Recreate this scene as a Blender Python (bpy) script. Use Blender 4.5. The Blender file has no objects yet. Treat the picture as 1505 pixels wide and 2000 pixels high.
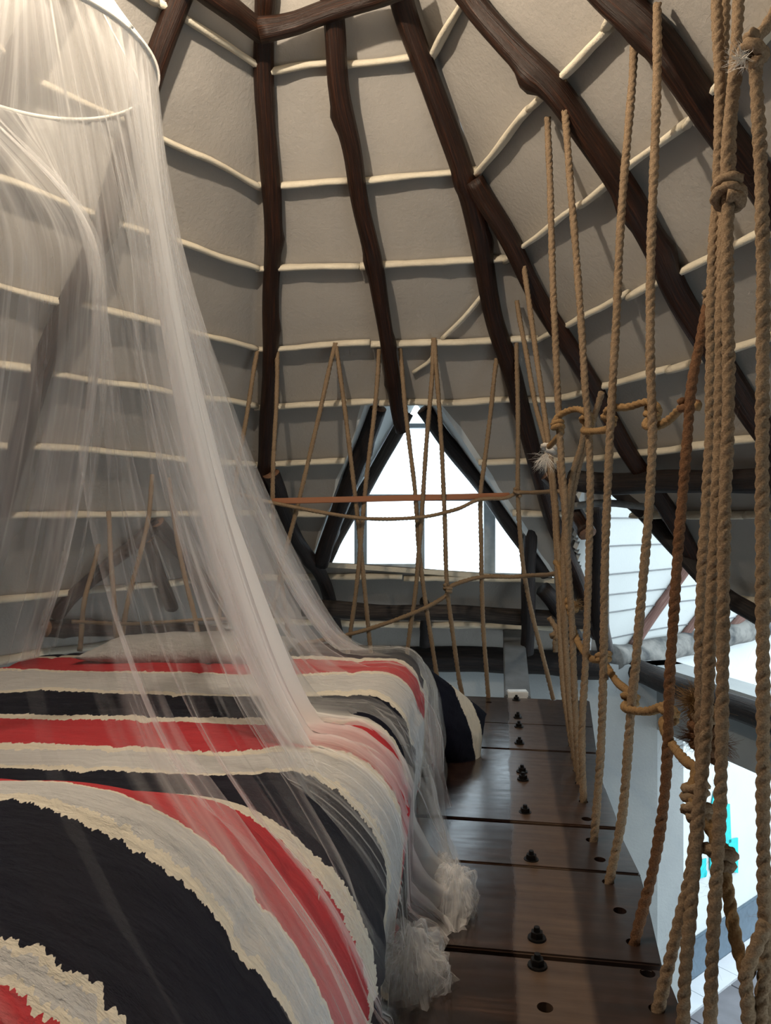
import bpy, bmesh, math, random
import numpy as np
from mathutils import Vector, noise as mnoise
random.seed(7); rng = np.random.default_rng(7)
scn = bpy.context.scene
COL = scn.collection

# ------------------------------------------------------------------ camera
F = 1450.0; CX, CY = 752.5, 1000.0; H = 0.95          # focal length in px of the 1505x2000 frame, eye height over the loft floor
cam = bpy.data.cameras.new('camera'); camo = bpy.data.objects.new('camera', cam); COL.objects.link(camo)
camo.location = (0, 0, H); camo.rotation_euler = (math.pi/2, 0, 0)
cam.sensor_fit = 'VERTICAL'; cam.sensor_height = 24.0; cam.lens = 24.0*F/2000.0; cam.clip_start = 0.02
scn.camera = camo

# ------------------------------------------------------------------ light
w = bpy.data.worlds.new('world'); scn.world = w; w.use_nodes = True
bg = w.node_tree.nodes['Background']; bg.inputs[0].default_value = (0.80, 0.93, 1.0, 1); bg.inputs[1].default_value = 2.7
def point_lamp(name, loc, energy, col, rad):
    l = bpy.data.lights.new(name, 'POINT'); l.energy = energy; l.color = col; l.shadow_soft_size = rad
    o = bpy.data.objects.new(name, l); COL.objects.link(o); o.location = loc; return o
point_lamp('bulb', (-0.58, 1.58, H+1.82), 86, (1.0, 0.86, 0.68), 0.022)
scn.view_settings.view_transform = 'Standard'; scn.view_settings.look = 'None'
scn.view_settings.exposure = 0.28; scn.view_settings.gamma = 1.0; scn.view_settings.use_curve_mapping = False
scn.cycles.transparent_max_bounces = 32
scn.cycles.max_bounces = 10; scn.cycles.diffuse_bounces = 6

# ------------------------------------------------------------------ geometry helpers
def V(*a): return np.array(a, float)
def px(x, y, d): return V((x-CX)/F*d, d, H-(y-CY)/F*d)
def ray(x, y): return V((x-CX)/F, 1.0, -(y-CY)/F)
def floor_hit(x, y, z=0.0):
    d = (z-H)/ray(x, y)[2]; return px(x, y, d)
def plane_hit(x, y, p0, n, off=0.0):
    r = ray(x, y); n = n/np.linalg.norm(n)
    t = (np.dot(n, p0-V(0, 0, H))+off)/np.dot(n, r); return V(0, 0, H)+r*t
def unit(v): return v/np.linalg.norm(v)

# roof: six-sided pyramid, the ring VB at one level, apex AP
AP = V(-.343, 2.184, H+2.677)
VB = [V(-.554, 3.248, H+1.445), V(.383, 3.125, H+1.445), V(.659, 2.184, H+1.445), V(.72, .60, H+1.445), V(-1.15, .75, H+1.445), V(-1.2, 2.4, H+1.445)]
KM = (2.677+1.02)/(2.677-1.445)
VW = [AP+(v-AP)*KM for v in VB]                       # eaves corners
FN = []                                               # facet outward normals
for i in range(6):
    n = np.cross(VB[i]-AP, VB[(i+1) % 6]-AP)
    n = unit(n); n = n if n[2] > 0 else -n; FN.append(n)
LEFT, FRONT, RIGHT = 5, 0, 1
def roof_dist(p): return min(np.dot(FN[i], AP-p) for i in range(6))   # >0 inside
def roof_hit(x, y, off=0.0):
    o, r = V(0, 0, H), ray(x, y); lo, hi = 0.05, 0.05
    while roof_dist(o+r*hi) > off and hi < 9: lo = hi; hi += .05
    for _ in range(30):
        m = (lo+hi)/2
        if roof_dist(o+r*m) > off: lo = m
        else: hi = m
    return o+r*lo
def facet_hit(i, x, y, off=0.0): return plane_hit(x, y, AP, FN[i], -off)

def link(name, verts, faces, mat=None, parent=None, smooth=False, uvs=None, mats=None, fmat=None):
    me = bpy.data.meshes.new(name); me.from_pydata([tuple(map(float, v)) for v in verts], [], [tuple(int(k) for k in f) for f in faces])
    if mat: me.materials.append(mat)
    if mats:
        for m in mats: me.materials.append(m)
        me.polygons.foreach_set('material_index', fmat)
    if smooth: me.polygons.foreach_set('use_smooth', [True]*len(me.polygons))
    if uvs is not None:
        ul = me.uv_layers.new(name='UVMap'); li = np.empty(len(me.loops), int); me.loops.foreach_get('vertex_index', li)
        ul.data.foreach_set('uv', np.asarray(uvs, float)[li].ravel())
    me.update()
    o = bpy.data.objects.new(name, me); COL.objects.link(o)
    if parent: o.parent = parent
    return o
def tag(o, label=None, cat=None, group=None, kind=None):
    if label: o['label'] = label
    if cat: o['category'] = cat
    if group: o['group'] = group
    if kind: o['kind'] = kind
    return o
def empty(name, loc, label=None, cat=None, group=None, kind=None):
    o = bpy.data.objects.new(name, None); COL.objects.link(o); o.location = tuple(map(float, loc)); o.empty_display_size = .05
    return tag(o, label, cat, group, kind)
def child_of(o, root):                                # keeps world-space vertices of a child under an Empty that is moved to its base
    o.parent = root; o.matrix_parent_inverse = root.matrix_basis.inverted(); return o
def smooth_path(pts, step):
    P = np.array(pts, float)
    if len(P) == 2: P = np.array([P[0], (P[0]+P[1])/2, P[1]])
    Q = np.vstack([2*P[0]-P[1], P, 2*P[-1]-P[-2]]); out = []
    for i in range(1, len(Q)-2):
        p0, p1, p2, p3 = Q[i-1:i+3]; t = np.linspace(0, 1, 24, endpoint=False)[:, None]
        out.append(.5*((2*p1)+(-p0+p2)*t+(2*p0-5*p1+4*p2-p3)*t**2+(-p0+3*p1-3*p2+p3)*t**3))
    C = np.vstack(out+[P[-1:]]); s = np.r_[0, np.cumsum(np.linalg.norm(np.diff(C, axis=0), axis=1))]
    n = max(3, int(s[-1]/step)+1); u = np.linspace(0, s[-1], n)
    return np.stack([np.interp(u, s, C[:, k]) for k in range(3)], 1), u
def frames(C):
    T = np.gradient(C, axis=0); T /= np.linalg.norm(T, axis=1)[:, None]+1e-12
    a = V(0, 1, 0) if abs(T[0][1]) < .9 else V(1, 0, 0)
    n = a-T[0]*np.dot(a, T[0]); n /= np.linalg.norm(n); N = [n]
    for t in T[1:]:
        n = N[-1]-t*np.dot(N[-1], t); N.append(n/np.linalg.norm(n))
    N = np.array(N); return T, N, np.cross(T, N)
def tube_data(C, R, ns, s=None, base=0):
    """R: array (n, ns) of radii. returns verts, faces, uvs with end caps"""
    n = len(C); T, N, B = frames(C); a = np.linspace(0, 2*np.pi, ns, endpoint=False)
    P = C[:, None]+(N[:, None]*np.cos(a)[None, :, None]+B[:, None]*np.sin(a)[None, :, None])*R[:, :, None]
    s = np.arange(n) if s is None else s
    uv = np.stack([np.broadcast_to(a/(2*np.pi), (n, ns)), np.broadcast_to(s[:, None], (n, ns))], 2).reshape(-1, 2)
    i = np.arange(n-1)[:, None]*ns; j = np.arange(ns)[None]; j2 = (j+1) % ns
    f = np.stack([i+j, i+j2, i+ns+j2, i+ns+j], 2).reshape(-1, 4)+base
    faces = f.tolist()+[list(range(base+ns-1, base-1, -1)), list(range(base+(n-1)*ns, base+n*ns))]
    return P.reshape(-1, 3), faces, uv

# ------------------------------------------------------------------ materials
class NT:
    def __init__(s, name):
        s.m = bpy.data.materials.new(name); s.m.use_nodes = True; s.t = s.m.node_tree; s.b = s.t.nodes['Principled BSDF']; s.out = s.t.nodes['Material Output']
    def n(s, typ, **kw):
        nd = s.t.nodes.new(typ)
        for k, v in kw.items():
            if k.startswith('i_'):
                key = k[2:]; key = int(key) if key.isdigit() else key.replace('_', ' '); nd.inputs[key].default_value = v
            else: setattr(nd, k, v)
        return nd
    def l(s, a, b): s.t.links.new(a, b)
    def coord(s, kind='Object', scale=(1, 1, 1)):
        tc = s.n('ShaderNodeTexCoord'); mp = s.n('ShaderNodeMapping'); mp.inputs['Scale'].default_value = scale
        s.l(tc.outputs[kind], mp.inputs[0]); return mp.outputs[0]
    def noise(s, vec, scale, detail=4, rough=.55):
        nd = s.n('ShaderNodeTexNoise'); nd.inputs['Scale'].default_value = scale; nd.inputs['Detail'].default_value = detail; nd.inputs['Roughness'].default_value = rough
        s.l(vec, nd.inputs['Vector']); return nd.outputs['Fac']
    def ramp(s, fac, stops, interp='LINEAR'):
        r = s.n('ShaderNodeValToRGB'); cr = r.color_ramp; cr.interpolation = interp
        while len(cr.elements) > 1: cr.elements.remove(cr.elements[-1])
        cr.elements[0].position = stops[0][0]; cr.elements[0].color = (*stops[0][1], 1)
        for p, c in stops[1:]: e = cr.elements.new(p); e.color = (*c, 1)
        s.l(fac, r.inputs[0]); return r.outputs[0]
    def math(s, op, a, b=None, c=None):
        nd = s.n('ShaderNodeMath', operation=op)
        for i, x in enumerate((a, b, c)):
            if x is None: continue
            if isinstance(x, (int, float)): nd.inputs[i].default_value = x
            else: s.l(x, nd.inputs[i])
        return nd.outputs[0]
    def mix(s, fac, a, b):
        nd = s.n('ShaderNodeMix', data_type='RGBA')
        for k, x in ((0, fac), (6, a), (7, b)):
            if isinstance(x, (int, float)): nd.inputs[k].default_value = x
            elif isinstance(x, tuple): nd.inputs[k].default_value = (*x, 1)
            else: s.l(x, nd.inputs[k])
        return nd.outputs[2]
    def bump(s, h, strength=.3, dist=.01):
        nd = s.n('ShaderNodeBump'); nd.inputs['Strength'].default_value = strength; nd.inputs['Distance'].default_value = dist
        s.l(h, nd.inputs['Height']); s.l(nd.outputs[0], s.b.inputs['Normal'])
    def col(s, c): s.l(c, s.b.inputs['Base Color']) if not isinstance(c, tuple) else setattr(s.b.inputs['Base Color'], 'default_value', (*c, 1))
    def rough(s, v):
        if isinstance(v, (int, float)): s.b.inputs['Roughness'].default_value = v
        else: s.l(v, s.b.inputs['Roughness'])
    def spec(s, v): s.b.inputs['Specular IOR Level'].default_value = v

def mat_plaster(name, c1, c2, bump=.35, sc=1.0):
    m = NT(name); v = m.coord('Object'); n1 = m.noise(v, 2.2*sc, 5); n2 = m.noise(v, 60*sc, 4, .65)
    m.col(m.ramp(n1, [(.3, c2), (.62, c1)])); m.rough(.85); m.spec(.25); m.bump(m.math('ADD', m.math('MULTIPLY', n2, .5), n1), bump, .012); return m.m
M_CEIL = mat_plaster('ceiling_paint', (.345, .32, .29), (.305, .284, .258), .45)
M_BATTEN = mat_plaster('batten_paint', (.66, .60, .48), (.54, .48, .38), .5, 2)
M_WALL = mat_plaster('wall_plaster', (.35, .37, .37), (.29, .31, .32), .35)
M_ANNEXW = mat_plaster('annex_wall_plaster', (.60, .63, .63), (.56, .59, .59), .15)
M_RIM = mat_plaster('rim_plaster', (.25, .245, .23), (.06, .065, .07), .8, 4)

def mat_log(name, dark, mid, hi, rough=.42, pale=None):
    m = NT(name); v = m.coord('UV', (14, 1.6, 1)); v2 = m.coord('UV', (3, 2.2, 1)); o = m.coord('Object')
    g = m.noise(v, 3.0, 6, .65); b = m.noise(v2, 2.0, 4); k = m.noise(o, 9, 3)
    c = m.ramp(g, [(.30, dark), (.52, mid), (.75, hi)]); c = m.mix(m.math('MULTIPLY', b, .75), c, dark)
    if pale: c = m.mix(m.ramp(k, [(.55, (0, 0, 0)), (.72, (1, 1, 1))]), c, pale)
    m.col(c); m.rough(rough); m.spec(.28); m.bump(m.math('ADD', g, m.math('MULTIPLY', k, .6)), .5, .012); return m.m
M_LOG = mat_log('rafter_wood', (.006, .003, .002), (.026, .009, .004), (.10, .032, .012))
M_LOGD = mat_log('dark_log_wood', (.006, .006, .007), (.022, .015, .013), (.06, .035, .026), .5)
M_LOGW = mat_log('weathered_log_wood', (.012, .011, .011), (.06, .045, .037), (.17, .13, .10), .7)
M_LOGP = mat_log('reddish_pole_wood', (.10, .05, .04), (.22, .12, .10), (.42, .32, .28), .7)
M_LATH = mat_log('lath_wood', (.22, .085, .04), (.36, .16, .085), (.45, .22, .12), .5)
M_CUT = mat_log('log_end_grain', (.16, .08, .045), (.24, .13, .08), (.34, .2, .13), .7)

def mat_rope(name, a, b, c):
    m = NT(name); v = m.coord('UV', (6, 90, 1)); o = m.coord('Object')
    g = m.noise(v, 3, 4, .7); k = m.noise(o, 14, 3)
    m.col(m.mix(m.math('MULTIPLY', k, .55), m.ramp(g, [(.25, a), (.5, b), (.78, c)]), a)); m.rough(.9); m.spec(.15); m.bump(g, .6, .004); return m.m
M_ROPE = mat_rope('jute', (.115, .073, .043), (.28, .195, .120), (.44, .335, .225))
M_ROPED = mat_rope('stained_jute', (.07, .032, .015), (.16, .08, .04), (.27, .16, .09))
M_ROPEN = mat_rope('golden_jute', (.15, .085, .036), (.30, .185, .085), (.44, .30, .16))
M_TWINE = mat_rope('white_twine', (.55, .5, .44), (.68, .64, .58), (.78, .75, .7))

def mat_plank():
    m = NT('varnished_plank'); tc = m.n('ShaderNodeTexCoord'); sep = m.n('ShaderNodeSeparateXYZ'); m.l(tc.outputs['UV'], sep.inputs[0])
    s_, q_ = sep.outputs[0], sep.outputs[1]
    g = m.noise(m.coord('UV', (1.4, 16, 1)), 2.2, 6, .62); big = m.noise(m.coord('UV', (1.5, 3.2, 1)), 1.6, 3); fine = m.noise(m.coord('UV', (5, 5, 1)), 7, 4)
    c = m.ramp(g, [(.28, (.008, .005, .0045)), (.5, (.032, .017, .011)), (.72, (.085, .044, .027))])
    c = m.mix(m.ramp(big, [(.35, (0, 0, 0)), (.65, (.8, .8, .8))]), c, (.022, .012, .010))
    wob = m.math('MULTIPLY', m.math('SUBTRACT', m.noise(m.coord('UV', (2, 2, 1)), 2.0, 3), .5), .035)
    sw = m.math('ADD', s_, wob)
    band = m.math('MULTIPLY', m.math('SMOOTH_MIN', m.math('MULTIPLY', m.math('SUBTRACT', sw, .005), 90), 1.0, .2), 1.0)
    lo = m.n('ShaderNodeMapRange', interpolation_type='SMOOTHSTEP'); m.l(sw, lo.inputs[0]); lo.inputs[1].default_value = -.010; lo.inputs[2].default_value = .006
    hi = m.n('ShaderNodeMapRange', interpolation_type='SMOOTHSTEP'); m.l(sw, hi.inputs[0]); hi.inputs[1].default_value = .135; hi.inputs[2].default_value = .155
    worn = m.math('SUBTRACT', lo.outputs[0], hi.outputs[0])          # the matt strip over the joist where the varnish has worn off
    c = m.mix(m.math('MULTIPLY', worn, .75), c, m.ramp(g, [(.25, (.060, .034, .021)), (.7, (.145, .092, .060))]))
    m.col(c)
    r = m.math('ADD', .10, m.math('MULTIPLY', fine, .20)); r = m.math('ADD', r, m.math('MULTIPLY', lo.outputs[0], .16)); m.rough(m.math('ADD', r, m.math('MULTIPLY', worn, .12)))
    m.spec(.6); m.b.inputs['Coat Weight'].default_value = .45; m.b.inputs['Coat Roughness'].default_value = .22; m.bump(m.math('ADD', m.math('MULTIPLY', g, .12), big), .16, .02); return m.m
M_PLANK = mat_plank()
def mat_simple(name, c, rough=.6, metal=0, spec=.4, var=.25, sc=20):
    m = NT(name); n = m.noise(m.coord('Object'), sc, 4); m.col(m.ramp(n, [(.3, tuple(x*(1-var) for x in c)), (.7, c)])); m.rough(rough); m.spec(spec)
    m.b.inputs['Metallic'].default_value = metal; m.bump(n, .15, .003); return m.m
M_IRON = mat_simple('black_iron', (.018, .016, .015), .45, .6)
M_STEEL = mat_simple('grey_painted_steel', (.17, .18, .19), .45, 0, .4, .35, 9)
M_WHITEBLOCK = mat_simple('white_painted_block', (.82, .84, .85), .6)
M_FRAME = mat_simple('window_frame_paint', (.42, .47, .52), .5)
M_TEAL = mat_simple('turquoise_paint', (.02, .62, .66), .6)
M_SKIRT = mat_simple('blue_grey_skirting', (.10, .145, .19), .5)
M_TILE = mat_simple('grey_floor_tile', (.20, .19, .21), .35, 0, .5, .3, 5)
M_TILEW = mat_simple('white_border_tile', (.70, .72, .76), .35, 0, .5, .1, 5)
M_JOINT = mat_simple('tile_joint', (.62, .64, .66), .8)
M_CLEAT = mat_simple('dark_hardwood', (.030, .017, .014), .4)
M_MATT = mat_simple('mattress_cover', (.55, .52, .48), .9)
M_FRAMEWOOD = mat_simple('bed_base_wood', (.05, .026, .016), .5)
M_MUD = mat_simple('earth_screed', (.16, .15, .15), .7)

def mat_duvet(name, bands, wob=.016):
    m = NT(name); tc = m.n('ShaderNodeTexCoord'); sep = m.n('ShaderNodeSeparateXYZ'); m.l(tc.outputs['UV'], sep.inputs[0])
    ru = m.coord('UV', (55, 3, 1)); n1 = m.noise(ru, 1.0, 3, .7); n2 = m.noise(m.coord('UV', (3, 3, 1)), 1.2, 2)
    v = m.math('ADD', sep.outputs[1], m.math('ADD', m.math('MULTIPLY', m.math('SUBTRACT', n1, .5), wob*3.2), m.math('MULTIPLY', m.math('SUBTRACT', n2, .5), .03)))
    CR, GR, NV, RD = (.69, .63, .52), (.53, .52, .51), (.006, .0068, .015), (.46, .040, .048)
    cm = {'c': CR, 'g': GR, 'n': NV, 'r': RD}; s = m.math('DIVIDE', v, 3.0)
    stops = [(a/3.0, cm[k]) for a, k in bands]
    c = m.ramp(s, stops, 'CONSTANT')
    br = m.noise(m.coord('UV', (4, 40, 1)), 2.2, 5, .7)              # brush strokes of the print
    hs = m.n('ShaderNodeHueSaturation'); m.l(c, hs.inputs['Color']); m.l(m.math('ADD', .72, m.math('MULTIPLY', br, .55)), hs.inputs['Value']); c = m.mix(.006, hs.outputs[0], (.5, .48, .46))
    weave = m.n('ShaderNodeTexChecker'); m.l(m.coord('UV', (1, 1, 1)), weave.inputs[0]); weave.inputs['Scale'].default_value = 420
    m.col(c); m.rough(.9); m.spec(.05)
    m.bump(m.math('ADD', m.noise(m.coord('UV', (7, 14, 1)), 1.6, 6, .62), m.math('MULTIPLY', weave.outputs[1], .04)), .8, .03); return m.m
M_DUVET = mat_duvet('duvet_print', [(0, 'r'), (.485, 'c'), (.495, 'g'), (.525, 'c'), (.535, 'n'), (.735, 'c'), (.76, 'g'), (.835, 'c'), (.855, 'r'), (1.15, 'c'), (1.20, 'n'), (1.42, 'c'), (1.45, 'g'), (1.555, 'c'), (1.593, 'r'), (1.777, 'c'), (1.826, 'n'), (2.03, 'c'), (2.07, 'g'), (2.29, 'c'), (2.32, 'r'), (2.50, 'c'), (2.56, 'n'), (2.665, 'c')])
M_PILLOW = mat_duvet('pillow_print', [(0, 'c'), (1.0, 'n'), (1.32, 'c'), (1.46, 'n')])
M_SHEET = mat_duvet('plain_pillow_case', [(0, 'c'), (.5, 'g'), (2.2, 'c')])

def mat_net(name, lo, hi, freq=70):
    m = NT(name); t = m.t; v = m.coord('UV', (1, 1, 1))
    sk = m.n('ShaderNodeVectorMath', operation='ADD')
    s1 = m.noise(m.coord('UV', (freq, .35, 1)), 1.0, 2, .5); s2 = m.noise(m.coord('UV', (freq*1.9, 1.4, 1)), 1.0, 2, .5); s3 = m.noise(m.coord('UV', (11, .8, 1)), 1.0, 3)
    def ridge(n, k, p): return m.math('POWER', m.math('MAXIMUM', 0.0, m.math('SUBTRACT', 1.0, m.math('MULTIPLY', m.math('ABSOLUTE', m.math('SUBTRACT', n, .5)), k))), p)
    msk = m.ramp(s3, [(.46, (0, 0, 0)), (.66, (1, 1, 1))])
    a = m.math('ADD', lo, m.math('MULTIPLY', m.math('MULTIPLY', ridge(s1, 16, 1.5), msk), hi)); a = m.math('ADD', a, m.math('MULTIPLY', m.math('MULTIPLY', ridge(s2, 22, 1.5), msk), .16))
    at = m.n('ShaderNodeAttribute', attribute_name='gather'); a = m.math('ADD', a, m.math('MULTIPLY', at.outputs['Fac'], m.math('ADD', .46, m.math('MULTIPLY', m.math('MAXIMUM', 0.0, m.math('SUBTRACT', m.math('ADD', s1, m.math('MULTIPLY', s2, .5)), .55)), 2.2))))
    a = m.math('MAXIMUM', .02, m.math('MINIMUM', .90, a))
    d = m.n('ShaderNodeBsdfDiffuse'); d.inputs[0].default_value = (.97, .96, .95, 1); tr = m.n('ShaderNodeBsdfTranslucent'); tr.inputs[0].default_value = (.97, .96, .95, 1)
    mx = m.n('ShaderNodeMixShader'); mx.inputs[0].default_value = .45; m.l(d.outputs[0], mx.inputs[1]); m.l(tr.outputs[0], mx.inputs[2])
    tp = m.n('ShaderNodeBsdfTransparent'); m2 = m.n('ShaderNodeMixShader'); m.l(a, m2.inputs[0]); m.l(tp.outputs[0], m2.inputs[1]); m.l(mx.outputs[0], m2.inputs[2])
    m.l(m2.outputs[0], m.out.inputs[0]); return m.m
M_NET = mat_net('net_mesh', .075, .42, 26)
M_HOOD = mat_net('net_hood_mesh', .45, .25, 20)
M_SEAM = mat_simple('white_net_tape', (.86, .84, .78), .8)
def mat_glass():
    m = NT('pane_glass'); g = m.n('ShaderNodeBsdfGlossy'); g.inputs['Roughness'].default_value = .03; tp = m.n('ShaderNodeBsdfTransparent'); mx = m.n('ShaderNodeMixShader')
    tp.inputs[0].default_value = (.96, .98, 1, 1); mx.inputs[0].default_value = .05; m.l(tp.outputs[0], mx.inputs[1]); m.l(g.outputs[0], mx.inputs[2]); m.l(mx.outputs[0], m.out.inputs[0]); return m.m
M_GLASS = mat_glass()

# ------------------------------------------------------------------ shape builders
def nz(x, y, z=0): return mnoise.noise((float(x), float(y), float(z)))
def log(name, pts, r0, r1=None, mat=M_LOG, parent=None, wob=.25, seed=0, bend=.012, ns=14, step=.035, cut=True):
    r1 = r0 if r1 is None else r1; C, s = smooth_path(pts, step); n = len(C)
    T, N, B = frames(C)
    for i in range(n):
        e = min(1, s[i]/.15, (s[-1]-s[i])/.15)
        C[i] += (N[i]*nz(s[i]*1.7, seed, .3)+B[i]*nz(s[i]*1.7, seed, 7.3))*bend*2*e
    a = np.linspace(0, 2*np.pi, ns, endpoint=False); R = np.empty((n, ns))
    knots = [(random.random()*s[-1], random.random()*6.28, .25+.3*random.random()) for _ in range(int(s[-1]*1.6)+1)]
    for i in range(n):
        rr = r0+(r1-r0)*s[i]/s[-1]
        for j in range(ns):
            R[i, j] = rr*(1+wob*.55*nz(s[i]*3.2+seed, math.cos(a[j])*.7, math.sin(a[j])*.7+seed)+wob*.25*nz(s[i]*1.2, math.cos(a[j])*2.5+seed*3, math.sin(a[j])*2.5))
        for ks, ka, kh in knots:
            R[i] += rr*kh*.7*np.exp(-((s[i]-ks)/(rr*.9))**2)*np.exp(-(1-np.cos(a-ka))*2.5)
    ve, fa, uv = tube_data(C, R, ns, s)
    o = link(name, ve, fa, None, parent, True, uv, [mat, M_CUT if cut else mat], [0]*((n-1)*ns)+[1, 1])
    return o
def rope_mesh(pts, r, step=.006, ns=12, pitch=None, seed=0, wob=.006):
    C, s = smooth_path(pts, step); n = len(C); T, N, B = frames(C)
    wv = np.array([[nz(x*2.3, seed, 1.1), nz(x*2.3, seed, 5.5)] for x in s])*wob
    env = np.minimum(1, np.minimum(s, s[-1]-s)/.1)[:, None]
    C = C+(N*wv[:, :1]+B*wv[:, 1:])*env
    pitch = pitch or r*6.2; a = np.linspace(0, 2*np.pi, ns, endpoint=False)
    ph = a[None]-2*np.pi*s[:, None]/pitch
    lob = np.abs(np.cos(1.5*ph))
    R = r*(.60+.52*np.sqrt(lob))*(1+.05*np.sin(s*37+seed))[:, None]
    return tube_data(C, R, ns, s)
def fibres(C, r, per_m, length, seed):
    rg = np.random.default_rng(seed); C = np.asarray(C); L = np.linalg.norm(np.diff(C, axis=0), axis=1).sum(); n = int(L*per_m); T, N, B = frames(C)
    ve, fa = [], []
    for _ in range(n):
        i = rg.integers(0, len(C)); a = rg.random()*6.28; dn = N[i]*math.cos(a)+B[i]*math.sin(a); p = C[i]+dn*r*.8
        up = T[i]*rg.normal(0, .8); q = p; w_ = np.cross(dn, T[i])*.00035; l = length*(.3+rg.random())
        k = len(ve); ve += [p-w_, p+w_]
        for h in (1, 2, 3):
            q = q+(dn+up*h*.5+rg.normal(0, .35, 3))*l/3; ve += [q-w_*(1-h*.25), q+w_*(1-h*.25)]; fa.append([k+2*h-2, k+2*h-1, k+2*h+1, k+2*h])
    return ve, fa
def ring_knot(c, axis, R, r, turns, mat, root, seed=0, name='knot'):
    """rope turns wrapped round a strand"""
    axis = unit(axis); a = V(0, 1, 0) if abs(axis[1]) < .8 else V(1, 0, 0); u = unit(np.cross(axis, a)); v = np.cross(axis, u); pts = []
    k = int(10*turns)+1
    for i in range(k):
        t = i/10*2*np.pi+seed; h = (i/(k-1)-.5)*turns*r*1.7
        pts.append(c+(u*math.cos(t)+v*math.sin(t))*R*(1+.08*math.sin(t*1.3+seed))+axis*(h+r*.7*math.sin(t+seed)))
    ve, fa, uv = rope_mesh(pts, r, .006, 9, seed=seed, wob=.001)
    o = link(name, ve, fa, mat, None, True, uv); return child_of(o, root)
def blob_knot(c, r, mat, root, seed, axis=V(0, 0, 1)):
    """an overhand knot: a trefoil of rope pulled tight"""
    pts = []
    for i in range(25):
        t = i/24*2*np.pi
        p = V(math.sin(t)+2*math.sin(2*t), math.cos(t)-2*math.cos(2*t), -1.4*math.sin(3*t))*r*.62
        ca, sa = math.cos(seed), math.sin(seed); p = V(p[0]*ca-p[2]*sa, p[1], p[0]*sa+p[2]*ca); pts.append(c+p)
    ve, fa, uv = rope_mesh(pts, r, .006, 9, seed=seed, wob=.0005)
    return child_of(link('knot', ve, fa, mat, None, True, uv), root)
def px_path(pts, d0, d1=None, mid=None):
    """image points of a strand whose depth runs from d0 to d1 (straight in space: 1/d is linear along it)"""
    d1 = d0 if d1 is None else d1; P = np.array([p[:2] for p in pts], float); s = np.r_[0, np.cumsum(np.linalg.norm(np.diff(P, axis=0), axis=1))]; s /= s[-1]
    return [px(P[i][0], P[i][1], 1/((1-s[i])/d0+s[i]/d1)) for i in range(len(P))]
ROPES = {}
def rope(label, pts, r=.0112, mat=M_ROPE, hair=60, group=None, seed=None, step=.006, ns=12):
    seed = len(ROPES)+1 if seed is None else seed
    ve, fa, uv = rope_mesh(pts, r, step, ns, seed=seed)
    o = link('rope', ve, fa, mat, None, True, uv); tag(o, label, 'rope', group)
    if hair:
        C, _ = smooth_path(pts, .01); fv, ff = fibres(C, r, hair, .016, seed); f = link('fibre', fv, ff, mat, o); f['kind'] = 'stuff'
    ROPES[label] = o; return o
def box_between(a, b, wdir, width, thick):
    a, b = np.asarray(a), np.asarray(b); t = unit(b-a); wd = unit(wdir-t*np.dot(wdir, t)); nn = np.cross(t, wd); vs = []
    for p in (a, b):
        for sx, sy in ((-1, -1), (1, -1), (1, 1), (-1, 1)): vs.append(p+wd*width/2*sx+nn*thick/2*sy)
    return vs, [(3, 2, 1, 0), (4, 5, 6, 7), (0, 1, 5, 4), (1, 2, 6, 5), (2, 3, 7, 6), (3, 0, 4, 7)]
def bar(name, a, b, wdir, width, thick, mat, parent=None, bevel=.004):
    vs, fs = box_between(a, b, wdir, width, thick); o = link(name, vs, fs, mat, parent)
    if bevel:
        bm = bmesh.new(); bm.from_mesh(o.data); bmesh.ops.recalc_face_normals(bm, faces=bm.faces); bmesh.ops.bevel(bm, geom=bm.edges[:], offset=bevel, segments=2, affect='EDGES'); bm.to_mesh(o.data); bm.free()
    return o
def prism(name, poly, n, thick, mat, parent=None):
    n = unit(n)*thick/2; k = len(poly); vs = [p-n for p in poly]+[p+n for p in poly]
    fs = [tuple(range(k))[::-1], tuple(range(k, 2*k))]+[(i, (i+1) % k, k+(i+1) % k, k+i) for i in range(k)]
    return link(name, vs, fs, mat, parent)

# ================================================================== SETTING
# ---- roof lining (ceiling): six facets, openings for the dormer window and the annex
O1 = [facet_hit(FRONT, *p) for p in ((712, 792), (858, 792), (1082, 1130), (608, 1096))]
O2 = [facet_hit(RIGHT, *p) for p in ((1178, 958), (1212, 950), (1500, 1215), (1640, 1330), (1640, 1420), (1160, 1330))]
O3 = [facet_hit(FRONT, *p) for p in ((1186, 975), (1340, 975), (1340, 1345), (1190, 1345))]
def clip_hole(bm, poly, n):
    c = sum(poly)/len(poly); planes = []
    for i in range(len(poly)):
        a, b = poly[i], poly[(i+1) % len(poly)]; pn = np.cross(b-a, n); pn = pn if np.dot(pn, c-a) < 0 else -pn
        planes.append((a, unit(pn)))
        bmesh.ops.bisect_plane(bm, geom=bm.verts[:]+bm.edges[:]+bm.faces[:], plane_co=Vector(a), plane_no=Vector(unit(pn)), dist=1e-5)
    kill = [f for f in bm.faces if all(np.dot(np.array(f.calc_center_median())-a, pn) < 1e-5 for a, pn in planes)]
    bmesh.ops.delete(bm, geom=kill, context='FACES')
bmC = bmesh.new()
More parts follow.
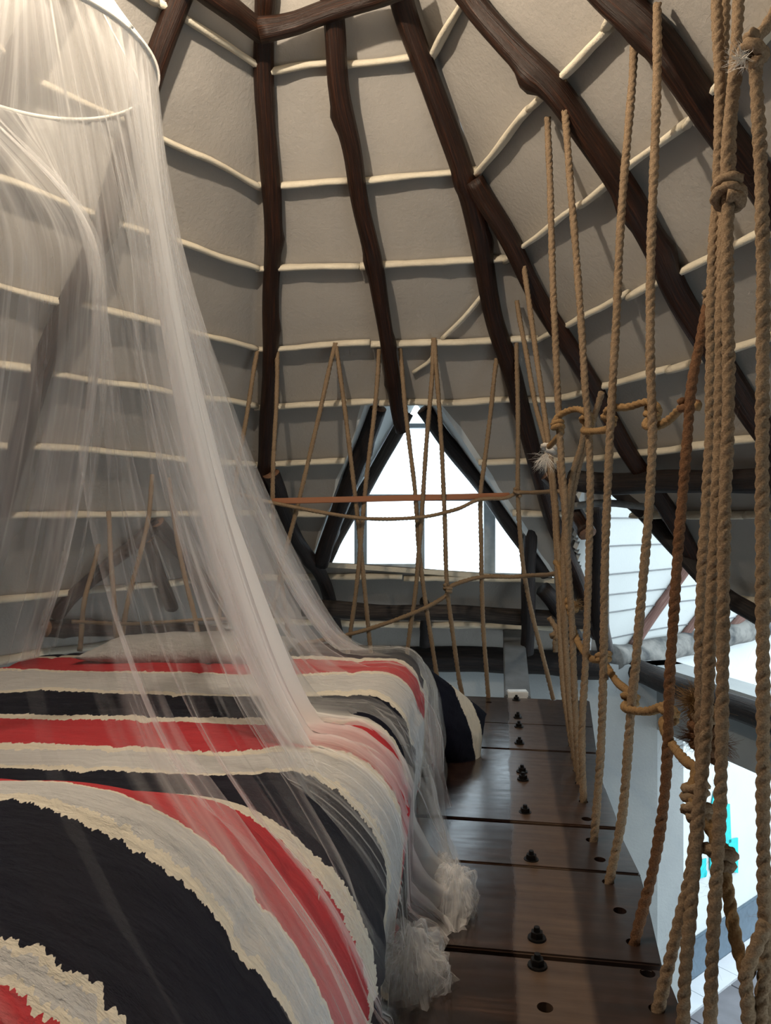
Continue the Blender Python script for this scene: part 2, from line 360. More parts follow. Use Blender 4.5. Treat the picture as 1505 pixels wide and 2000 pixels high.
for i in range(6):
    a, b = VB[i]-AP, VB[(i+1) % 6]-AP; nk, nw = 70, (40 if i in (0, 1, 5) else 16); bm = bmesh.new(); gv = []
    for ik in range(nk+1):
        k = .03+(KM-.03)*ik/nk; gv.append([bm.verts.new(AP+(a*(1-j/nw)+b*j/nw)*k) for j in range(nw+1)])
    for ik in range(nk):
        for j in range(nw): bm.faces.new((gv[ik][j], gv[ik][j+1], gv[ik+1][j+1], gv[ik+1][j]))
    if i == FRONT: clip_hole(bm, O1, FN[i]); clip_hole(bm, O3, FN[i])
    if i == RIGHT: clip_hole(bm, O2, FN[i])
    for v in bm.verts:
        p = np.array(v.co); h = .012*nz(p[0]*3.1, p[1]*3.1, p[2]*3.1)+.004*nz(p[0]*11, p[1]*11, p[2]*11)
        rd = p-V(AP[0], AP[1], p[2]); rd = unit(rd)*.8+V(0, 0, .6); v.co = Vector(p+rd*(.006+h)*min(1, np.linalg.norm(p-AP)*2))
    me = bpy.data.meshes.new('t'); bm.to_mesh(me); bm.free(); bmC.from_mesh(me); bpy.data.meshes.remove(me)
me = bpy.data.meshes.new('ceiling'); bmesh.ops.remove_doubles(bmC, verts=bmC.verts, dist=.0005); bmC.to_mesh(me); bmC.free(); me.materials.append(M_CEIL)
me.polygons.foreach_set('use_smooth', [True]*len(me.polygons))
ceiling = bpy.data.objects.new('ceiling', me); COL.objects.link(ceiling); tag(ceiling, kind='structure')

# ---- battens: painted sticks nailed across the rafters, row by row
def level(y): return facet_hit(FRONT, 600, y)[2]
ROWS = [level(y) for y in (128, 355, 520, 672, 786, 900, 1000, 1122, 1212)]
def edge_pt(i, z):
    v = VB[i % 6]-AP; return AP+v*((z-AP[2])/v[2])
def inpoly(p, poly, n):
    sgn = [np.dot(np.cross(poly[(k+1) % len(poly)]-poly[k], p-poly[k]), n) for k in range(len(poly))]
    return all(x > 0 for x in sgn) or all(x < 0 for x in sgn)
bi = 0
for fi, parts in ((FRONT, (0, .42, 1)), (RIGHT, (0, .52, 1)), (LEFT, (0, .36, 1)), (4, (0, .5, 1)), (2, (0, .5, 1))):
    for ri, z in enumerate(ROWS):
        A_, B_ = edge_pt(fi, z), edge_pt(fi+1, z)
        for s0, s1 in zip(parts[:-1], parts[1:]):
            # split where an opening interrupts the stick
            t = np.linspace(s0+.002, s1-.002, 60); ok = []
            for u in t:
                p = A_+(B_-A_)*u; ok.append(not ((fi == FRONT and (inpoly(p, O1, FN[fi]) or inpoly(p, O3, FN[fi]))) or (fi == RIGHT and inpoly(p, O2, FN[fi]))))
            runs = []; st = None
            for k, g in enumerate(ok+[False]):
                if g and st is None: st = k
                if not g and st is not None:
                    if k-st > 4: runs.append((t[st], t[k-1]))
                    st = None
            for u0, u1 in runs:
                bi += 1; n = FN[fi]; L = np.linalg.norm(B_-A_)*(u1-u0); m = max(4, int(L/.09)); pts = []
                tilt = random.uniform(-.012, .012)
                for q in range(m+1):
                    u = u0+(u1-u0)*q/m; p = A_+(B_-A_)*u; dn = unit(np.cross(n, B_-A_))
                    pts.append(p-n*(.020+.004*nz(q*.7, bi))+dn*(.012*nz(q*.35, bi*1.7)+tilt*(q/m-.5)*2))
                C, s = smooth_path(pts, .04); R = np.array([[.0135*(1+.30*nz(x*5, bi*.9)+.12*nz(x*17, j, bi)) for j in range(7)] for x in s])
                ve, fa, uv = tube_data(C, R, 7, s); ve = ve+np.outer((ve-np.repeat(C, 7, 0))@n, n)*.9; link('batten', ve, fa, M_BATTEN, ceiling, True, uv)
# odd diagonal stick and the ragged liner edge over the window
for pts in (((862, 662), (905, 620), (940, 578)), ((806, 728), (838, 706), (846, 690))):
    P = [roof_hit(*p, .012) for p in pts]; C, s = smooth_path(P, .03); ve, fa, uv = tube_data(C, np.full((len(C), 7), .010), 7, s); link('batten', ve, fa, M_BATTEN, ceiling, True, uv)

# ---- loft floor: planks across, bolted to a joist
E1, E2 = V(.988, -.156, 0), V(.156, .988, 0)
def sq(p): return np.dot(p, E1), np.dot(p, E2)
EDGE = sorted([sq(floor_hit(*p))[::-1] for p in ((1150, 1363), (1158, 1420), (1165, 1470), (1176, 1525), (1203, 1596), (1207, 1620), (1254, 1716), (1293, 1886), (1298, 1892), (1342, 2000))])
eq, es = [e[0] for e in EDGE], [e[1] for e in EDGE]
def edge_s(q): return float(np.interp(q, eq, es)) if q >= eq[0] else es[0]-.06*(eq[0]-q)
QS = [-.75, -.35, .05, .42, .83, 1.21, 1.621, 2.025, 2.305, 2.648, 3.024, 3.39, 3.862]; GAP = {1.621: .009, 2.305: .009, 3.024: .007}
S0 = sq(floor_hit(1048, 1832))[0]-.045                # left edge of the worn strip over the joist
HOLES = [(1116, 1456), (1121, 1480), (1126, 1505), (1131, 1529), (1139, 1567), (1145, 1601), (1154, 1642), (1171, 1680), (1187, 1722), (1210, 1778), (1236, 1840), (1264, 1900), (1282, 1970), (1064, 1967), (905, 1369), (954, 1371), (1080, 1366)]
BOLTS = [(1008, 1367), (1011, 1401), (1013, 1419), (1014, 1451), (1019, 1507), (1021, 1522), (1025, 1587), (1037, 1679), (1048, 1832), (1049, 1886)]
floor_me = bpy.data.meshes.new('floor')
# a thin sub-floor of joists carries the planks
bmf = bmesh.new()
for s_ in (-1.35, -.45, S0+.07):
    vs, fs = box_between(E1*s_+E2*(-.7)+V(0, 0, -.115), E1*s_+E2*3.80+V(0, 0, -.115), V(1, 0, 0), .13, .14); bv = [bmf.verts.new(Vector(v)) for v in vs]
    for f in fs: bmf.faces.new([bv[k] for k in f])
bmf.to_mesh(floor_me); bmf.free(); floor_me.materials.append(M_FRAMEWOOD)
floor = bpy.data.objects.new('floor', floor_me); COL.objects.link(floor); tag(floor, kind='structure')
hole_sq = [sq(floor_hit(*p)) for p in HOLES]; TH = .044
planks = []
for k in range(len(QS)-1):
    q0, q1 = QS[k]+GAP.get(QS[k], .0012), QS[k+1]-GAP.get(QS[k+1], .0012)
    sl = -1.62; m = 6; bm = bmesh.new()
    # outline in (s,q); right end follows the sawn edge
    right = [(edge_s(q0+.001+(q1-q0-.002)*i/4), q0+(q1-q0)*i/4) for i in range(5)]
    out = [(sl, q0)]+right+[(sl, q1)]
    lift = random.uniform(-.003, .002)
    top = [bm.verts.new(Vector(E1*s_+E2*q_+V(0, 0, lift))) for s_, q_ in out]; f = bm.faces.new(top)
    ex = bmesh.ops.extrude_face_region(bm, geom=[f]); bmesh.ops.translate(bm, verts=[g for g in ex['geom'] if isinstance(g, bmesh.types.BMVert)], vec=(0, 0, -TH))
    bmesh.ops.recalc_face_normals(bm, faces=bm.faces)
    bmesh.ops.bevel(bm, geom=[e for e in bm.edges if abs(e.verts[0].co.z-lift) < 1e-4 and abs(e.verts[1].co.z-lift) < 1e-4], offset=.004, segments=2, affect='EDGES')
    me = bpy.data.meshes.new('plank'); bm.to_mesh(me); bm.free(); me.materials.append(M_PLANK); o = bpy.data.objects.new('plank', me); COL.objects.link(o)
    cut = [h for h in hole_sq if q0 < h[1] < q1]
    if cut:
        bmc = bmesh.new()
        for hs, hq in cut:
            r = bmesh.ops.create_cone(bmc, cap_ends=True, segments=20, radius1=.0155, radius2=.0155, depth=.3); bmesh.ops.translate(bmc, verts=r['verts'], vec=Vector(E1*hs+E2*hq))
        cm_ = bpy.data.meshes.new('cut'); bmc.to_mesh(cm_); bmc.free(); co = bpy.data.objects.new('cut', cm_); COL.objects.link(co)
        md = o.modifiers.new('b', 'BOOLEAN'); md.object = co; md.operation = 'DIFFERENCE'; md.solver = 'EXACT'
        ev = bpy.data.meshes.new_from_object(o.evaluated_get(bpy.context.evaluated_depsgraph_get())); o.modifiers.clear(); o.data = ev; bpy.data.objects.remove(co); bpy.data.meshes.remove(cm_); ev.name = 'plank'
    me = o.data; ul = me.uv_layers.new(name='UVMap') if not me.uv_layers else me.uv_layers[0]
    off = k*.37
    for lp in me.loops:
        c = np.array(me.vertices[lp.vertex_index].co); s_, q_ = sq(c); ul.data[lp.index].uv = (s_-S0, q_+off+c[2]*.8)
    o.parent = floor; planks.append((q0, q1, o))
def plank_at(q):
    for q0, q1, o in planks:
        if q0-.02 <= q <= q1+.02: return o
bolt_me = None
for p in BOLTS:
    c = floor_hit(*p)
    bm = bmesh.new()
    r = bmesh.ops.create_cone(bm, cap_ends=True, segments=20, radius1=.021, radius2=.020, depth=.004); bmesh.ops.translate(bm, verts=r['verts'], vec=(0, 0, .001))
    r = bmesh.ops.create_cone(bm, cap_ends=True, segments=6, radius1=.0145, radius2=.0140, depth=.012); bmesh.ops.translate(bm, verts=r['verts'], vec=(0, 0, .009))
    r = bmesh.ops.create_cone(bm, cap_ends=True, segments=12, radius1=.0075, radius2=.0065, depth=.012); bmesh.ops.translate(bm, verts=r['verts'], vec=(0, 0, .019))
    if bolt_me is None:
        bolt_me = bpy.data.meshes.new('bolt'); bm.to_mesh(bolt_me); bolt_me.materials.append(M_IRON)
    bm.free(); o = bpy.data.objects.new('bolt', bolt_me); COL.objects.link(o); o.location = tuple(c); o.rotation_euler[2] = random.random()*3
    o.parent = plank_at(sq(c)[1])

# ---- lower walls of the hut, ground floor and the bright annex to the right
ZG = -2.70; ZR = VW[0][2]-.0
def wall_quad(name, a, b, z0, z1, thick, out, mat):
    A0, B0 = V(a[0], a[1], z0), V(b[0], b[1], z0); A1, B1 = V(a[0], a[1], z1), V(b[0], b[1], z1)
    o = prism(name, [A0, B0, B1, A1], out, thick, mat); tag(o, kind='structure'); return o
outn = lambda i: unit(V(FN[i][0], FN[i][1], 0))
def shift(p, n, d): return p+n*d
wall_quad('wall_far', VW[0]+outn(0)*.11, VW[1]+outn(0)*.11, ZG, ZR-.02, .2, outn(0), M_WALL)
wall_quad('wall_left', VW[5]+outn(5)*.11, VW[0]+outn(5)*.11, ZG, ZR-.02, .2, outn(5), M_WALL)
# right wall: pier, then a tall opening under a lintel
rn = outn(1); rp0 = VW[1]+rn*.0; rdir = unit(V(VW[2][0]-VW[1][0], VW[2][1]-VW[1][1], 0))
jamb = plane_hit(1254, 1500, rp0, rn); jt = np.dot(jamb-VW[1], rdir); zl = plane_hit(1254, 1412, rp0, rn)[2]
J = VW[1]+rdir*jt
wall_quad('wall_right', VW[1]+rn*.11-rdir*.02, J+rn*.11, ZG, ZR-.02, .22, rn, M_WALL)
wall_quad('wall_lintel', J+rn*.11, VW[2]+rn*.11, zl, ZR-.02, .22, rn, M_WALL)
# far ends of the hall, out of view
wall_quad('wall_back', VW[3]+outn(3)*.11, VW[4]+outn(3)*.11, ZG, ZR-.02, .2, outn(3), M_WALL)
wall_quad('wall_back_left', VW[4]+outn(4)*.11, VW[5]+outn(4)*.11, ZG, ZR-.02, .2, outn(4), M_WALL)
# annex
AW0 = V(1.56, 5.16, 0); AD = V(.786, .618, 0); AN = V(.618, -.786, 0)       # AN looks into the annex
AW1 = AW0+AD*5.5
ZRIM = H-1.0
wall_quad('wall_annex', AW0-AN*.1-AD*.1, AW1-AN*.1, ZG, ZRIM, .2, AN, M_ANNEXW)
bs = bar('baseboard_annex', V(*(AW0+AN*.015)[:2], ZG+.16), V(*(AW1+AN*.015)[:2], ZG+.16), V(0, 0, 1), .30, .03, M_SKIRT); tag(bs, kind='structure')
# annex roof lining
SL = 2.1; up = unit(AN/SL+V(0, 0, 1)); rr0 = V(AW0[0], AW0[1], ZRIM+.02)-AN*.02
an_n = unit(np.cross(AD, up)); an_n = an_n if np.dot(an_n, -AN) > 0 else -an_n
av, af = [], []; NX, NY = 230, 64
for iy in range(NY+1):
    for ix in range(NX+1): av.append(rr0+AD*(-1.0+6.2*ix/NX)+up*(1.75*iy/NY))
for iy in range(NY):
    for ix in range(NX):
        f = (iy*(NX+1)+ix, iy*(NX+1)+ix+1, (iy+1)*(NX+1)+ix+1, (iy+1)*(NX+1)+ix)
        if roof_dist(sum(av[k] for k in f)/4) < .03: af.append(f)
ar = link('ceiling_annex', av, af, M_ANNEXW); md = ar.modifiers.new('t', 'SOLIDIFY'); md.thickness = .03; md.offset = 0; tag(ar, kind='structure')
for i, h in enumerate((.14, .36, .50, .66, .86, 1.06, 1.28)):
    pts = [rr0+AD*t+up*(h+.02*nz(t, i))-an_n*.02 for t in np.linspace(-.95, 5, 60)]; pts = [p for p in pts if roof_dist(p) < .03]; C, s = smooth_path(pts[::4]+pts[-1:], .08)
    ve, fa, uv = tube_data(C, np.full((len(C), 6), .0045), 6, s); link('batten', ve, fa, M_STEEL, ar, True, uv)
def annex_hit(x, y, off): return plane_hit(x, y, rr0, an_n, -off)
for pts, r in ((((1352, 1092), (1318, 1145), (1268, 1215), (1236, 1262)), .035), (((1402, 1160), (1362, 1210), (1332, 1248)), .03), (((1478, 1180), (1440, 1215), (1420, 1240)), .035)):
    log('annex_rafter', [annex_hit(x, y, .05) for x, y in pts], r, r, M_LOGP, ar, .2, 3)
rim = log('trim_1', [V(AW0[0], AW0[1], ZRIM)+AN*.06+AD*t for t in np.linspace(-.05, 5.2, 9)], .085, .09, M_RIM, None, .35, 5, .01, 16, .06, False); tag(rim, kind='structure')

# ground floor with tiles
gf = bar('floor_ground', V(-3.4, 3.2, ZG-.06), V(7.5, 3.2, ZG-.06), V(0, 1, 0), 9.4, .10, M_MUD, None, 0); tag(gf, kind='structure')
def tile(a, b, sx, sy, mat, g=.008):
    c = V(*(AW0+AD*(a+sx/2)+AN*(b+sy/2))[:2], ZG+.002); vs, fs = box_between(c-AD*(sx/2-g), c+AD*(sx/2-g), AN, sy-2*g, .024); link('tile', vs, fs, mat, gf)
for i in range(8): tile(.0+i*.45, .03, .45, .20, M_TILEW, .003)
for i in range(6):
    for j in range(4): tile(i*.60, .235+j*.60, .60, .60, M_TILE)
jt_ = bar('joint', V(*(AW0+AD*1.8+AN*1.45)[:2], ZG-.006)-AD*2.2, V(*(AW0+AD*1.8+AN*1.45)[:2], ZG-.006)+AD*2.2, AN, 2.9, .012, M_JOINT, gf, 0)

# ---- dormer window in the far facet
outF = outn(FRONT); WP = px(840, 1115, 4.98)                      # point on the window plane
WN = outF
def wh(x, y, off=0): return plane_hit(x, y, WP, WN, off)
WA, WLB, WRB = wh(812, 788), wh(618, 1120), wh(1086, 1134)
def slab(name, poly, mat, thick=.03):
    n = unit(np.cross(poly[1]-poly[0], poly[2]-poly[0])); c = sum(poly)/len(poly); n = n if np.dot(n, c-V(.2, 4.5, 1.2)) > 0 else -n
    o = prism(name, [p+n*thick/2 for p in poly], n, thick, mat); tag(o, kind='structure'); return o
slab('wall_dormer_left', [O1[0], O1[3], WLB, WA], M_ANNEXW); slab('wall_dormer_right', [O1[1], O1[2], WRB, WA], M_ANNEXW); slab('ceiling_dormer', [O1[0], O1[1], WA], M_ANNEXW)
slab('trim_2', [O1[3], O1[2], WRB, WLB], M_BATTEN)               # sill
win = bar('window_1', wh(622, 1116), wh(1078, 1128), V(0, 0, 1), .045, .06, M_FRAME); tag(win, kind='structure')
def fr(a, b, wdt, name='frame_bar'): bar(name, wh(*a), wh(*b), V(1, 0, 0) if abs(a[0]-b[0]) < abs(a[1]-b[1]) else V(0, 0, 1), wdt, .05, M_FRAME, win, .003)
fr((704, 976), (704, 1118), .085); fr((822, 976), (822, 1118), .045); fr((955, 976), (955, 1122), .075); fr((690, 972), (975, 972), .045); fr((700, 1112), (826, 1112), .075); fr((796, 832), (834, 832), .03)
fr((800, 800), (630, 1112), .03); fr((828, 800), (1074, 1124), .03)
for poly in (((812, 800), (945, 968), (702, 968)), ((690, 980), (690, 1108), (636, 1108)), ((712, 980), (816, 980), (816, 1104), (712, 1104)), ((828, 980), (946, 980), (946, 1112), (828, 1112)), ((962, 985), (1064, 1114), (962, 1114))):
    prism('pane', [wh(*p) for p in poly], WN, .006, M_GLASS, win)

# ================================================================== THINGS
# ---- rafters and logs of the roof frame
def rafter(label, pts, r0, r1, off=None, mat=M_LOG, seed=1, cat='rafter', name='rafter', fn=None, bend=.012, wob=.3):
    P = [(fn or roof_hit)(x, y, (r0+r1)/2*.85 if off is None else off) for x, y in pts]
    o = log(name, P, r0*.88, r1*.88, mat, None, wob, seed, bend); tag(o, label, cat); return o
rafter('straight upright dark rafter left of the triangular window, running to the roof top', ((519, -60), (522, 60), (525, 250), (529, 420), (525, 600), (521, 800), (516, 960), (512, 1020)), .047, .045, seed=1)
rafter('short dark rafter whose sawn lower end hangs in front of the window top', ((640, -30), (655, 60), (665, 180), (690, 300), (705, 420), (738, 560), (760, 700), (785, 840)), .048, .042, .075, seed=2)
rafter('dark rafter with a kink that reaches the roof corner right of the window', ((772, -50), (795, 30), (850, 180), (905, 340), (935, 480), (965, 620), (1000, 720), (1030, 830), (1062, 950), (1110, 1090), (1165, 1240)), .052, .05, seed=3)
rafter('dark rafter branching off the kinked corner rafter towards the lower right', ((925, 352), (985, 460), (1045, 575), (1110, 680), (1160, 770), (1215, 860), (1270, 940), (1320, 1030), (1372, 1130)), .046, .045, .06, seed=4)
rafter('second dark rafter from the right top corner, crossing behind many hanging ropes', ((885, -50), (930, 10), (1000, 80), (1085, 165), (1150, 260), (1225, 370), (1280, 470), (1325, 570), (1385, 670), (1440, 760), (1500, 860), (1640, 1085), (1750, 1262)), .050, .05, seed=5)
rafter('thick dark rafter at the top right corner behind the rope bundle', ((1150, -50), (1205, 10), (1290, 90), (1370, 200), (1430, 290), (1480, 360), (1540, 450), (1700, 690), (1860, 930)), .050, .05, seed=6)
rafter('dark rafter right of the net hoop, mostly veiled by the mosquito net', ((375, -60), (345, 10), (310, 110), (280, 220), (235, 340), (190, 470), (130, 610), (75, 740), (30, 880), (0, 1000)), .045, .05, seed=7)
rafter('reddish rafter veiled by the net inside the hoop at the top left', ((130, -60), (65, 50), (0, 190), (-60, 320), (-120, 450)), .055, .06, seed=8)
tie = dict(cat='beam', name='tie_beam')
rafter('short tie beam running up left from the upright rafter', ((360, -50), (420, 5), (470, 40), (512, 66)), .042, .044, .10, seed=9, **tie)
rafter('short tie beam running up right from the upright rafter', ((505, 62), (570, 42), (640, 18), (730, -8), (800, -30)), .046, .04, .12, seed=10, **tie)
rafter('curved dark strut from the upright rafter down to the left window sill', ((530, 925), (552, 985), (580, 1050), (618, 1112), (640, 1170), (662, 1250)), .05, .05, .07, M_LOGD, 11, 'beam', 'strut')
def cheek(label, a, b, r, seed, mat=M_LOGD): o = log('window_pole', [a, (a+b)/2, b], r, r*1.05, mat, None, .25, seed, .008); tag(o, label, 'pole')
cheek('outer of two dark slanting poles left of the window', px(738, 796, 4.05), px(626, 1102, 4.62), .047, 12)
cheek('inner of two slanting poles left of the window, against the glass', px(796, 806, 4.72), px(634, 1100, 4.80), .04, 13, M_LOGW)
cheek('dark slanting pole along the right edge of the window', px(826, 798, 4.25), px(1068, 1120, 4.62), .045, 14)
def flog(label, pts, ds, r, mat, seed, name='log', cat='log', wob=.3):
    o = log(name, [px(x, y, d) for (x, y), d in zip(pts, ds)], r, r, mat, None, wob, seed, .012, cut=seed in (18, 21)); tag(o, label, cat); return o
flog('weathered horizontal log below the window sill', ((590, 1188), (720, 1193), (880, 1198), (1040, 1208), (1170, 1214)), (4.72, 4.70, 4.66, 4.6, 4.55), .052, M_LOGW, 15)
flog('dark upright post right of the window', ((1034, 925), (1036, 1040), (1032, 1160), (1028, 1275)), (4.3, 4.42, 4.5, 4.62), .042, M_LOGD, 16, 'post', 'post')
flog('short dark post under the middle of the window sill', ((824, 1122), (828, 1190), (830, 1262)), (4.85, 4.9, 4.95), .038, M_LOGD, 17, 'post', 'post')
flog('dark horizontal log across the right roof slope above the annex opening', ((1112, 938), (1200, 946), (1300, 945), (1400, 944), (1530, 944), (1900, 942)), (3.72, 3.6, 3.35, 3.1, 2.8, 2.15), .052, M_LOGD, 18)
flog('thin dark rafter along the edge of the annex opening', ((1205, 958), (1260, 1010), (1330, 1085), (1400, 1150), (1490, 1208)), (3.95, 3.85, 3.7, 3.55, 3.35), .042, M_LOGD, 19, 'rafter', 'rafter')
flog('dark upright post on the left side of the annex opening', ((1166, 985), (1172, 1080), (1172, 1180), (1182, 1275)), (4.15, 4.3, 4.45, 4.6), .05, M_LOGD, 20, 'post', 'post')
flog('reddish bent log stub with a pale sawn end behind the rope corner', ((1068, 925), (1105, 960), (1130, 1005), (1148, 1042)), (3.9, 3.9, 3.88, 3.8), .045, M_LOG, 21, 'log_stub', 'log')
flog('dark diagonal log from the corner post down to the wall beam', ((1060, 1150), (1090, 1190), (1125, 1250)), (4.5, 4.55, 4.6), .05, M_LOGD, 22)
flog('pale grey batten pole across the annex opening', ((1105, 990), (1180, 988), (1260, 990)), (3.85, 3.8, 3.72), .018, M_RIM, 23)
# ring beam on top of the lower walls
b0 = [VW[0]+V(0, -.06, -.0), (VW[0]+VW[1])/2+V(0, -.06, .01), VW[1]+V(-.36, -.09, .0)]
o = log('wall_beam', b0, .085, .09, M_LOGD, None, .3, 24, .012); tag(o, 'thick dark beam on the wall below the window', 'beam')
def rwall(x, y, off): return plane_hit(x, y, rp0, rn, -off)
o = log('wall_beam', [rwall(1168, 1282, .09), rwall(1230, 1306, .09), rwall(1300, 1332, .09), rwall(1380, 1362, .09), rwall(1475, 1395, .09), rwall(1580, 1434, .09), VW[2]-rn*.09+V(0, 0, -.02)], .075, .075, M_LOGD, None, .3, 25, .01); tag(o, 'dark wall beam descending to the right over the grey lintel', 'beam')
o = log('wall_beam', [VW[5]+V(.1, .1, 0), (VW[5]+VW[0])/2+V(.05, -.05, .0), VW[0]+V(.0, -.08, 0)], .08, .08, M_LOGD, None, .3, 26, .012); tag(o, 'dark wall beam behind the bed on the left', 'beam')
# frame of the left dormer, seen through the net
for lab, pts, r, sd in (('dark pole of the veiled left dormer, slanting down to the left', ((312, 1020), (262, 1062), (215, 1098), (160, 1148), (105, 1205)), .04, 31), ('dark pole of the veiled left dormer, slanting down to the right', ((306, 1018), (345, 1070), (392, 1132), (440, 1205)), .045, 32),
                        ('middle dark pole of the veiled left dormer', ((288, 1050), (305, 1110), (335, 1185)), .04, 33), ('low brown log of the veiled left dormer above the bed head', ((90, 1228), (200, 1226), (330, 1232), (470, 1240)), .05, 34)):
    rafter(lab, pts, r, r, None, M_LOG, sd, 'pole', 'dormer_pole')

# joist end, block, lath, cleat, painting
j0, j1 = px(1001, 1216, 5.10), px(1010, 1368, 3.84)
o = bar('joist', j0, j1, V(1, 0, 0), .135, .05, M_STEEL, None, .006); tag(o, 'grey painted joist running from the wall beam to the loft floor', 'joist')
c = px(1010, 1357, 3.86); o = bar('block', c+V(-.052, 0, 0), c+V(.052, 0, 0), V(0, 1, 0), .06, .045, M_WHITEBLOCK, None, .004); tag(o, 'small white block at the far floor edge on the joist', 'block')
o = bar('lath', px(532, 979, 3.74), px(995, 968, 3.70), V(0, 0, 1), .030, .016, M_LATH, None, .003); tag(o, 'thin orange brown wooden lath held level by the ropes before the window', 'lath')
cl = empty('cleat', rwall(1222, 1590, .05), 'dark forked wooden cleat on the grey wall beside the floor edge', 'cleat')
for pts, r in ((((1188, 1530), (1203, 1552), (1218, 1568), (1228, 1592)), .026), (((1226, 1588), (1234, 1608), (1243, 1628)), .022), (((1226, 1594), (1234, 1578), (1240, 1560)), .024)):
    child_of(log('prong', [rwall(x, y, .05) for x, y in pts], r, r*.75, M_CLEAT, None, .15, 4, .003, 10, .02, False), cl)
def awall(x, y, off=.012): return plane_hit(x, y, AW0, AN, off)
mu = empty('wall_painting', awall(1410, 1650), 'turquoise painted figure on the bright annex wall', 'painting')
for poly in (((1394, 1545), (1404, 1545), (1404, 1700), (1386, 1700), (1386, 1590)), ((1412, 1570), (1424, 1570), (1427, 1645), (1412, 1650)), ((1422, 1640), (1440, 1636), (1440, 1705), (1420, 1700)), ((1366, 1682), (1378, 1676), (1378, 1712), (1364, 1716)), ((1404, 1610), (1414, 1610), (1416, 1690), (1404, 1690))):
    child_of(prism('paint_patch', [awall(*p) for p in poly], AN, .008, M_TEAL), mu)
for x, y in ((1376, 1706), (1392, 1714)):
    c = awall(x, y); child_of(prism('paint_patch', [c+AD*.03*math.cos(t)+V(0, 0, .03*math.sin(t)) for t in np.linspace(0, 6.28, 12, endpoint=False)], AN, .008, M_TEAL), mu)

# ---- ropes
def fh(x, y): return floor_hit(x, y)[1]
def hang(label, pts, mat=M_ROPE, top_off=.02, dtop=None, dbot=None, sink=True, **kw):
    d0 = dtop or roof_hit(pts[0][0], pts[0][1], top_off)[1]; d1 = dbot or fh(*pts[-1])
    P = px_path(pts, d0, d1)
    if sink and not dbot: P.append(P[-1]+unit(P[-1]-P[-2])*.06+V(0, 0, -.03))
    return rope(label, P, mat=mat, **kw), P
# side rail, near to far
hang('side rail rope directly left of the one hanging from the top right rafter', ((1238, 88), (1226, 260), (1212, 450), (1203, 620), (1192, 780), (1188, 850), (1184, 1000), (1182, 1150), (1180, 1290), (1174, 1450), (1158, 1642)))
R_B, P_B = hang('rope starting at the batten end where the second rafter bends', ((1098, 145), (1108, 270), (1122, 450), (1134, 640), (1140, 760), (1146, 830), (1152, 950), (1152, 1080), (1144, 1240), (1136, 1420), (1139, 1565)))
R_A, P_A = hang('side rail rope starting under the second rafter, just left of its bend', ((1069, 230), (1075, 400), (1082, 600), (1087, 780), (1092, 880), (1100, 970), (1106, 1080), (1114, 1200), (1122, 1360), (1131, 1528)))
R_D, P_D = hang('rope hanging straight from the thick top right rafter', ((1283, 8), (1280, 200), (1275, 480), (1271, 700), (1272, 800), (1270, 890), (1258, 1080), (1242, 1280), (1233, 1370), (1218, 1580), (1189, 1720)))
R_E, P_E = hang('dark stained rope leaving the thick bundle and ending in a near floor hole', ((1388, 560), (1372, 650), (1352, 750), (1343, 860), (1332, 1010), (1320, 1180), (1308, 1320), (1302, 1440), (1294, 1560), (1275, 1690), (1238, 1838)), M_ROPED, dtop=1.75)
R_F, P_F = hang('leftmost strand of the thick bundle, running to the bottom floor hole', ((1415, -20), (1408, 200), (1404, 360), (1394, 520), (1388, 700), (1385, 880), (1376, 1100), (1368, 1300), (1366, 1450), (1364, 1560), (1345, 1720), (1318, 1830), (1284, 1970)), dtop=1.62, hair=110)
R_G, P_G = hang('middle strand of the thick bundle with the upper coil knot', ((1442, -20), (1436, 140), (1424, 260), (1414, 420), (1406, 600), (1404, 800), (1396, 1000), (1388, 1200), (1380, 1380), (1370, 1500), (1362, 1590), (1350, 1760), (1338, 1900), (1332, 2030)), dtop=1.55, dbot=1.36, hair=110, sink=False)
R_I, P_I = hang('right strand of the thick bundle with the lower coil knot', ((1422, 380), (1420, 560), (1424, 760), (1418, 1000), (1414, 1250), (1408, 1480), (1403, 1660), (1396, 1800), (1384, 2030)), dtop=1.45, dbot=1.34, hair=110, sink=False)
R_J, P_J = hang('thick near rope straight down the right edge of the picture', ((1474, 120), (1484, 300), (1490, 600), (1490, 900), (1490, 1200), (1489, 1500), (1491, 1800), (1494, 2040)), dtop=1.36, dbot=1.30, hair=130, sink=False)
R_K, P_K = hang('rope looping from the top right corner into the fuzzy knot', ((1520, 12), (1495, 55), (1472, 85), (1455, 115), (1440, 150), (1432, 230), (1426, 330), (1420, 390)), dtop=1.36, dbot=1.45, hair=110, sink=False)
hang('short vertical strand at the top right, second in the bundle', ((1398, -20), (1401, 90), (1404, 190), (1400, 320), (1405, 390)), dtop=1.58, dbot=1.56, hair=110, sink=False)
hang('thin strand in the bundle between its second and third knot', ((1412, 410), (1405, 500), (1400, 580), (1396, 700), (1394, 900), (1390, 1100), (1384, 1280), (1378, 1400)), dtop=1.56, dbot=1.52, hair=80, sink=False)
